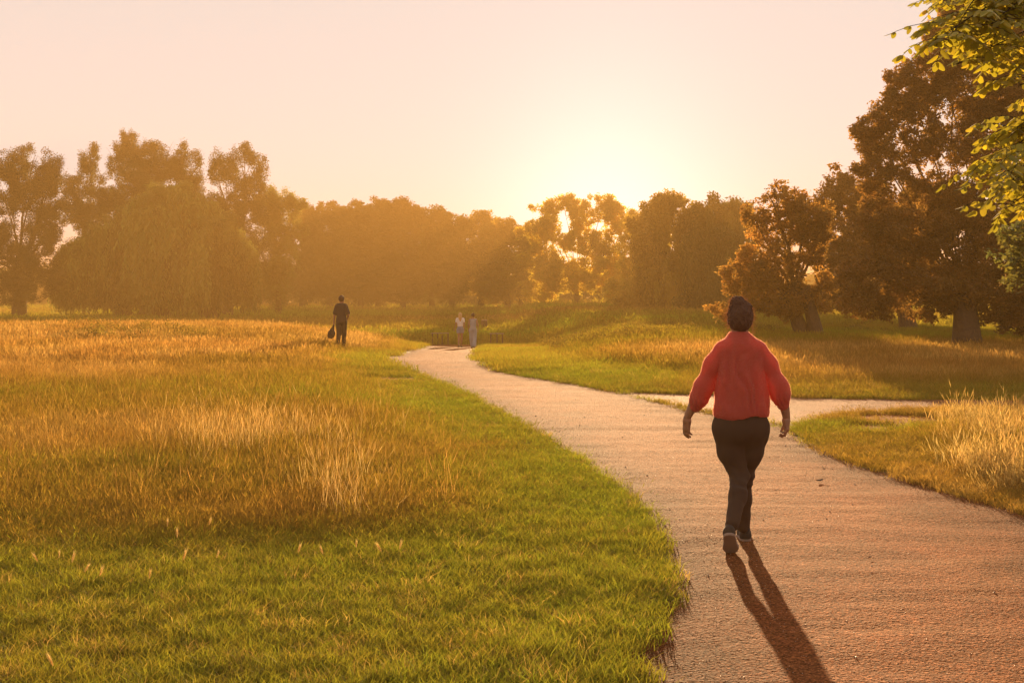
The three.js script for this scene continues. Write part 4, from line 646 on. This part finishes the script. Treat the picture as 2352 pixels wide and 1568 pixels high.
// ------------------------------------------------------------------ the near tree whose sprays of round leaflets hang into the upper right corner
{
  const R = rng(314), D0 = 5.2, g = base('locust_tree', 4.4, 0, -7.6), o = g.position, toL = (v) => new THREE.Vector3(v.x - o.x, v.y - o.y, v.z - o.z);
  const tp = [], ti = [], tu = []; tube([0, 0.4, 1.4, 2.8, 4.4].map((y, i) => new THREE.Vector3(0.05 * i * (i % 2), y - 0.05, 0.03 * i)), [0.30, 0.21, 0.17, 0.15, 0.11], 12, tp, ti, tu); part('trunk', geoOf(tp, ti, tu), barkMat, g);
  const bp = [], bi = [], bu = [], spots = [];       // leaf places: {p, dir, n, l}
  const leaflet = (p, d, l) => spots.push({ p, d, l });
  const compound = (p, out, len, n) => {               // a pinnate leaf that droops from p
    const d = out.clone(), q = p.clone(), pts = [q.clone()], st = len / n;
    for (let i = 0; i < n; i++) {
      d.y -= 0.16 + 0.06 * R(); d.normalize(); q.addScaledVector(d, st); pts.push(q.clone());
      const side = new THREE.Vector3(-d.z, 0.15 * (R() - 0.5), d.x).normalize();
      for (const s of [-1, 1]) leaflet(q.clone(), side.clone().multiplyScalar(s).addScaledVector(d, 0.45).add(new THREE.Vector3(0, -0.35 - 0.5 * R(), 0)).normalize(), 0.024 + 0.030 * R());
    }
    leaflet(q.clone(), d.clone(), 0.044); tube(pts, pts.map((_, i) => 0.0016 - 0.00008 * i), 3, bp, bi, bu);
  };
  const twig = (a, b, c, r, n0, len) => {
    const n = Math.round(n0 * 1.5);
    const cv = new THREE.CatmullRomCurve3([toL(a), toL(b), toL(c)]), pts = cv.getPoints(10); tube(pts, pts.map((_, i) => r * (1 - i * 0.08)), 5, bp, bi, bu);
    for (let i = 0; i < n; i++) { const t = 0.26 + 0.74 * (i + R()) / n, p = cv.getPoint(Math.min(1, t)), a2 = R() * 6.283; compound(p, new THREE.Vector3(Math.cos(a2), 0.25 + 0.3 * R(), Math.sin(a2)), len * (0.7 + 0.6 * R()), 4 + Math.floor(R() * 3)); }
  };
  const P = at;
  twig(P(2700, -160, 5.6), P(2400, -60, 5.2), P(2150, 90, 5.0), 0.006, 18, 0.16);
  twig(P(2640, -60, 5.4), P(2380, 60, 5.3), P(2190, 150, 5.2), 0.005, 15, 0.16);
  twig(P(2620, -20, 5.9), P(2430, 60, 5.8), P(2300, 150, 5.7), 0.005, 16, 0.16);
  twig(P(2600, -200, 6.0), P(2350, -90, 5.9), P(2200, -20, 5.8), 0.005, 16, 0.16);
  twig(P(2500, -140, 5.2), P(2380, -30, 5.1), P(2270, 60, 5.0), 0.005, 15, 0.16);
  twig(P(2700, 180, 5.3), P(2420, 270, 5.2), P(2270, 400, 5.1), 0.006, 18, 0.16);
  twig(P(2650, 200, 5.0), P(2430, 300, 4.9), P(2320, 420, 4.85), 0.005, 16, 0.16);
  twig(P(2700, 300, 5.6), P(2450, 360, 5.5), P(2350, 470, 5.4), 0.005, 15, 0.16);
  for (const [x0, y0, x1, y1, x2, y2, d, n] of [[2600, -120, 2330, 10, 2180, 60, 5.3, 14], [2600, 0, 2400, 30, 2230, 95, 5.5, 14], [2560, -160, 2300, -60, 2190, 20, 5.6, 14], [2620, 20, 2420, 110, 2340, 200, 5.4, 12], [2620, 60, 2440, 90, 2250, 130, 5.8, 14], [2500, -200, 2270, -40, 2175, 100, 5.1, 12], [2650, 150, 2440, 230, 2290, 330, 5.5, 14], [2650, 240, 2460, 320, 2300, 440, 5.6, 14], [2680, 150, 2430, 220, 2330, 300, 5.2, 14], [2660, 330, 2430, 400, 2310, 480, 5.3, 12], [2600, 250, 2420, 350, 2360, 440, 5.0, 12]])
    twig(P(x0, y0, d + 0.2), P(x1, y1, d), P(x2, y2, d - 0.1), 0.0045, n + 6, 0.17);
  const f = toL(P(2700, -160, 5.6)), f2 = toL(P(2700, 180, 5.3)), lim = new THREE.Vector3(0, 3.2, 0.1);
  for (const e of [f, toL(P(2640, -60, 5.4)), toL(P(2600, -200, 6.0)), f2, toL(P(2700, 300, 5.6))]) { const m = lim.clone().lerp(e, 0.5).add(new THREE.Vector3(0, 0.25, 0)); tube([lim, m, e], [0.06, 0.035, 0.013], 7, bp, bi, bu); }
  part('branches', geoOf(bp, bi, bu), barkMat, g);
  // round leaflets: the ones that show largest are single meshes, the rest one mass
  const shapes = [0, 1, 2].map((k) => { const pos = [0, 0, 0], idx = [], N = 10; for (let i = 0; i < N; i++) { const a = i / N * 6.2832, y = 0.5 - 0.5 * Math.cos(a), x = 0.27 * Math.sin(a) * (1 + 0.15 * Math.cos(a)); pos.push(x, 0.05 * Math.sin(a) ** 2 + 0.05 * k * y * y, y); } pos[1] = 0.0; pos[2] = 0.5; for (let i = 0; i < N; i++) idx.push(0, 1 + i, 1 + (i + 1) % N); return geoOf(pos, idx); });
  const mats = [leafMat(0.40, 0.33, 0.02, 0.62, 0.5), leafMat(0.54, 0.40, 0.025, 0.66, 0.5), leafMat(0.28, 0.25, 0.02, 0.58, 0.5)];
  const M = new THREE.Matrix4(), X = new THREE.Vector3(), Y = new THREE.Vector3(), rest = [[], [], []];
  const scr = (p) => { const w = p.clone().add(o).project(camera); return Math.abs(w.x) < 1.01 && Math.abs(w.y) < 1.01; };
  const shown = spots.map((s) => ({ s, on: scr(s.p) })).sort((a, b) => (b.on - a.on) || b.s.l - a.s.l);
  const dgap = shown.filter((e) => e.on).length, step = Math.max(1, dgap / 296);
  const picked = new Set(); for (let i = 0; i < 296 && Math.floor(i * step) < dgap; i++) picked.add(Math.floor(i * step));
  shown.forEach(({ s }, i) => {
    X.crossVectors(s.d, new THREE.Vector3(R() - 0.5, 1, R() - 0.5)).normalize(); Y.crossVectors(s.d, X).normalize(); M.makeBasis(X.clone().multiplyScalar(s.l), Y.clone().multiplyScalar(s.l), s.d.clone().multiplyScalar(s.l)).setPosition(s.p);
    if (picked.has(i)) { const m = part('leaf', shapes[i % 3], mats[i % 3], g); M.decompose(m.position, m.quaternion, m.scale); } else { const b = 0.26 + 0.22 * R(); rest[i % 3].push({ m: M.clone(), c: [b, b * (0.80 + 0.12 * R()), 0.024] }); }
  });
  const wm = leafMat(1, 1, 1, 0.55, 0.5); rest.forEach((l, i) => l.length && instanced('foliage', shapes[i], wm, l, g));
  tag(g, 'near tree whose sprays of round backlit leaflets hang into the top right corner', 'tree');
}
{
  // a thinner, further spray of small shimmering leaves below
  tree({ name: 'young_tree', D: 15, px: 2520, seed: 71, lobes: [[2370, 540, 60, 44], [2330, 590, 40, 34], [2360, 640, 44, 34], [2420, 600, 70, 70], [2460, 480, 90, 90], [2540, 560, 90, 110]], leaf: leafMat(0.13, 0.14, 0.03, 0.5, 0.6), cluster: 26, fill: 0.55, trunk: 0.07, gaps: 0.2, trunkTop: 1.4, label: 'slim tree with small shimmering leaves at the right edge under the hanging spray' });
}
// single bristly ears above the foreground turf
{
  const R = rng(66), straw = leafMat(0.72, 0.52, 0.20, 0.5, 0.4), green = leafMat(0.30, 0.28, 0.05, 0.5, 0.3), protos = [0, 1, 2].map((v) => {
    const pos = [], idx = []; const q = rng(70 + v);
    for (let i = 0; i < 26; i++) { const t = i / 25, a = i * 2.4, y = 0.055 * t, l = 0.035 + 0.025 * q(), x = Math.cos(a), z = Math.sin(a), b = pos.length / 3, w = 0.0011; pos.push(x * 0.004 - z * w, y, z * 0.004 + x * w, x * 0.004 + z * w, y, z * 0.004 - x * w, x * 0.017 + v * 0.004, y + l, z * 0.015); idx.push(b, b + 1, b + 2); }
    const body = new THREE.SphereGeometry(1, 7, 6).scale(0.0045, 0.032, 0.004).translate(0, 0.03, 0); body.deleteAttribute('uv');
    return mergeGeometries([geoOf(pos, idx), body]);
  });
  for (const [px, py, which] of [[226, 1330, 'in the left row, just above the lowest ear'], [342, 1348, 'lowest one of the left row, at its right end'], [182, 1318, 'between the left edge group and the taller ear'], [416, 1302, 'standing alone under the pale stalk drift'], [491, 1286, "standing alone right of the drift's foot"], [679, 1272, 'first of the right row, nearest the drift'], [816, 1266, 'middle of the right row'], [886, 1270, 'just left of the last one in the right row'], [913, 1274, 'last one on the right, nearest the path'], [95, 1296, 'leftmost of the whole row'], [133, 1288, 'second from the left edge'], [159, 1302, 'third from the left edge, slightly lower'], [748, 1280, 'second of the right row'], [135, 1558, 'lowest of all, in the bottom left corner'], [406, 1236, 'at the foot of the pale drift, farther left'], [383, 1208, 'highest up, inside the left of the drift'], [474, 1210, 'highest up, inside the middle of the drift']]) {
    const [X, D] = ground(px, py + 40), h = 0.11 + 0.04 * R(), g = base('barley_ear', X, land(X, D), -D, R() * 6.28), bend = 0.03 * R();
    const p = [], i = [], u = []; tube([0, 0.4, 0.75, 1].map((t) => new THREE.Vector3(bend * t * t, h * t, 0)), [0.0012, 0.0011, 0.001, 0.0009], 4, p, i, u);
    part('stem', geoOf(p, i, u), green, g); const e = part('ear', protos[Math.floor(R() * 3)], straw, g); e.position.set(bend, h, 0); e.rotation.z = -0.15 - bend * 12; e.scale.setScalar(0.62 + 0.3 * R());
    tag(g, `pale bristly barley ear, ${which}`, 'grass ear', 'barley ears dotted along the front of the meadow');
  }
}
// small dark things lying on the path
{
  const R = rng(23), M = std(0.07, 0.045, 0.03, 0.8);
  for (const [px, py, w, label] of [[1882, 1112, 0.05, 'dark curled leaf on the path right of the walking woman'], [1782, 1134, 0.02, 'tiny dark leaf on the path just right of her knees'], [1998, 1290, 0.02, 'tiny dark leaf on the path right of her shoes'], [1437, 1380, 0.03, 'brown leaf lying at the grass edge left of the path']]) {
    const [X, D] = ground(px, py), g = base('fallen_leaf', X, land(X, D) + 0.028, -D, R() * 6);
    const pos = [], idx = [], N = 8, m = 4; for (let j = 0; j <= m; j++) for (let i = 0; i <= N; i++) { const u = i / N * 2 - 1, v = (j / m * 2 - 1) * Math.sqrt(1 - u * u) * 0.5; pos.push(u * w, (0.35 * u * u + 0.6 * v * v) * w, v * w); }
    for (let j = 0; j < m; j++) for (let i = 0; i < N; i++) { const a = j * (N + 1) + i, b = a + N + 1; idx.push(a, b, a + 1, a + 1, b, b + 1); }
    part('blade', geoOf(pos, idx), M, g); part('stem', new THREE.CylinderGeometry(w * 0.03, w * 0.03, w * 0.7, 5).rotateZ(1.5).translate(w * 1.25, w * 0.32, 0), M, g); tag(g, label, 'leaf');
  }
}
renderer.render(scene, camera);
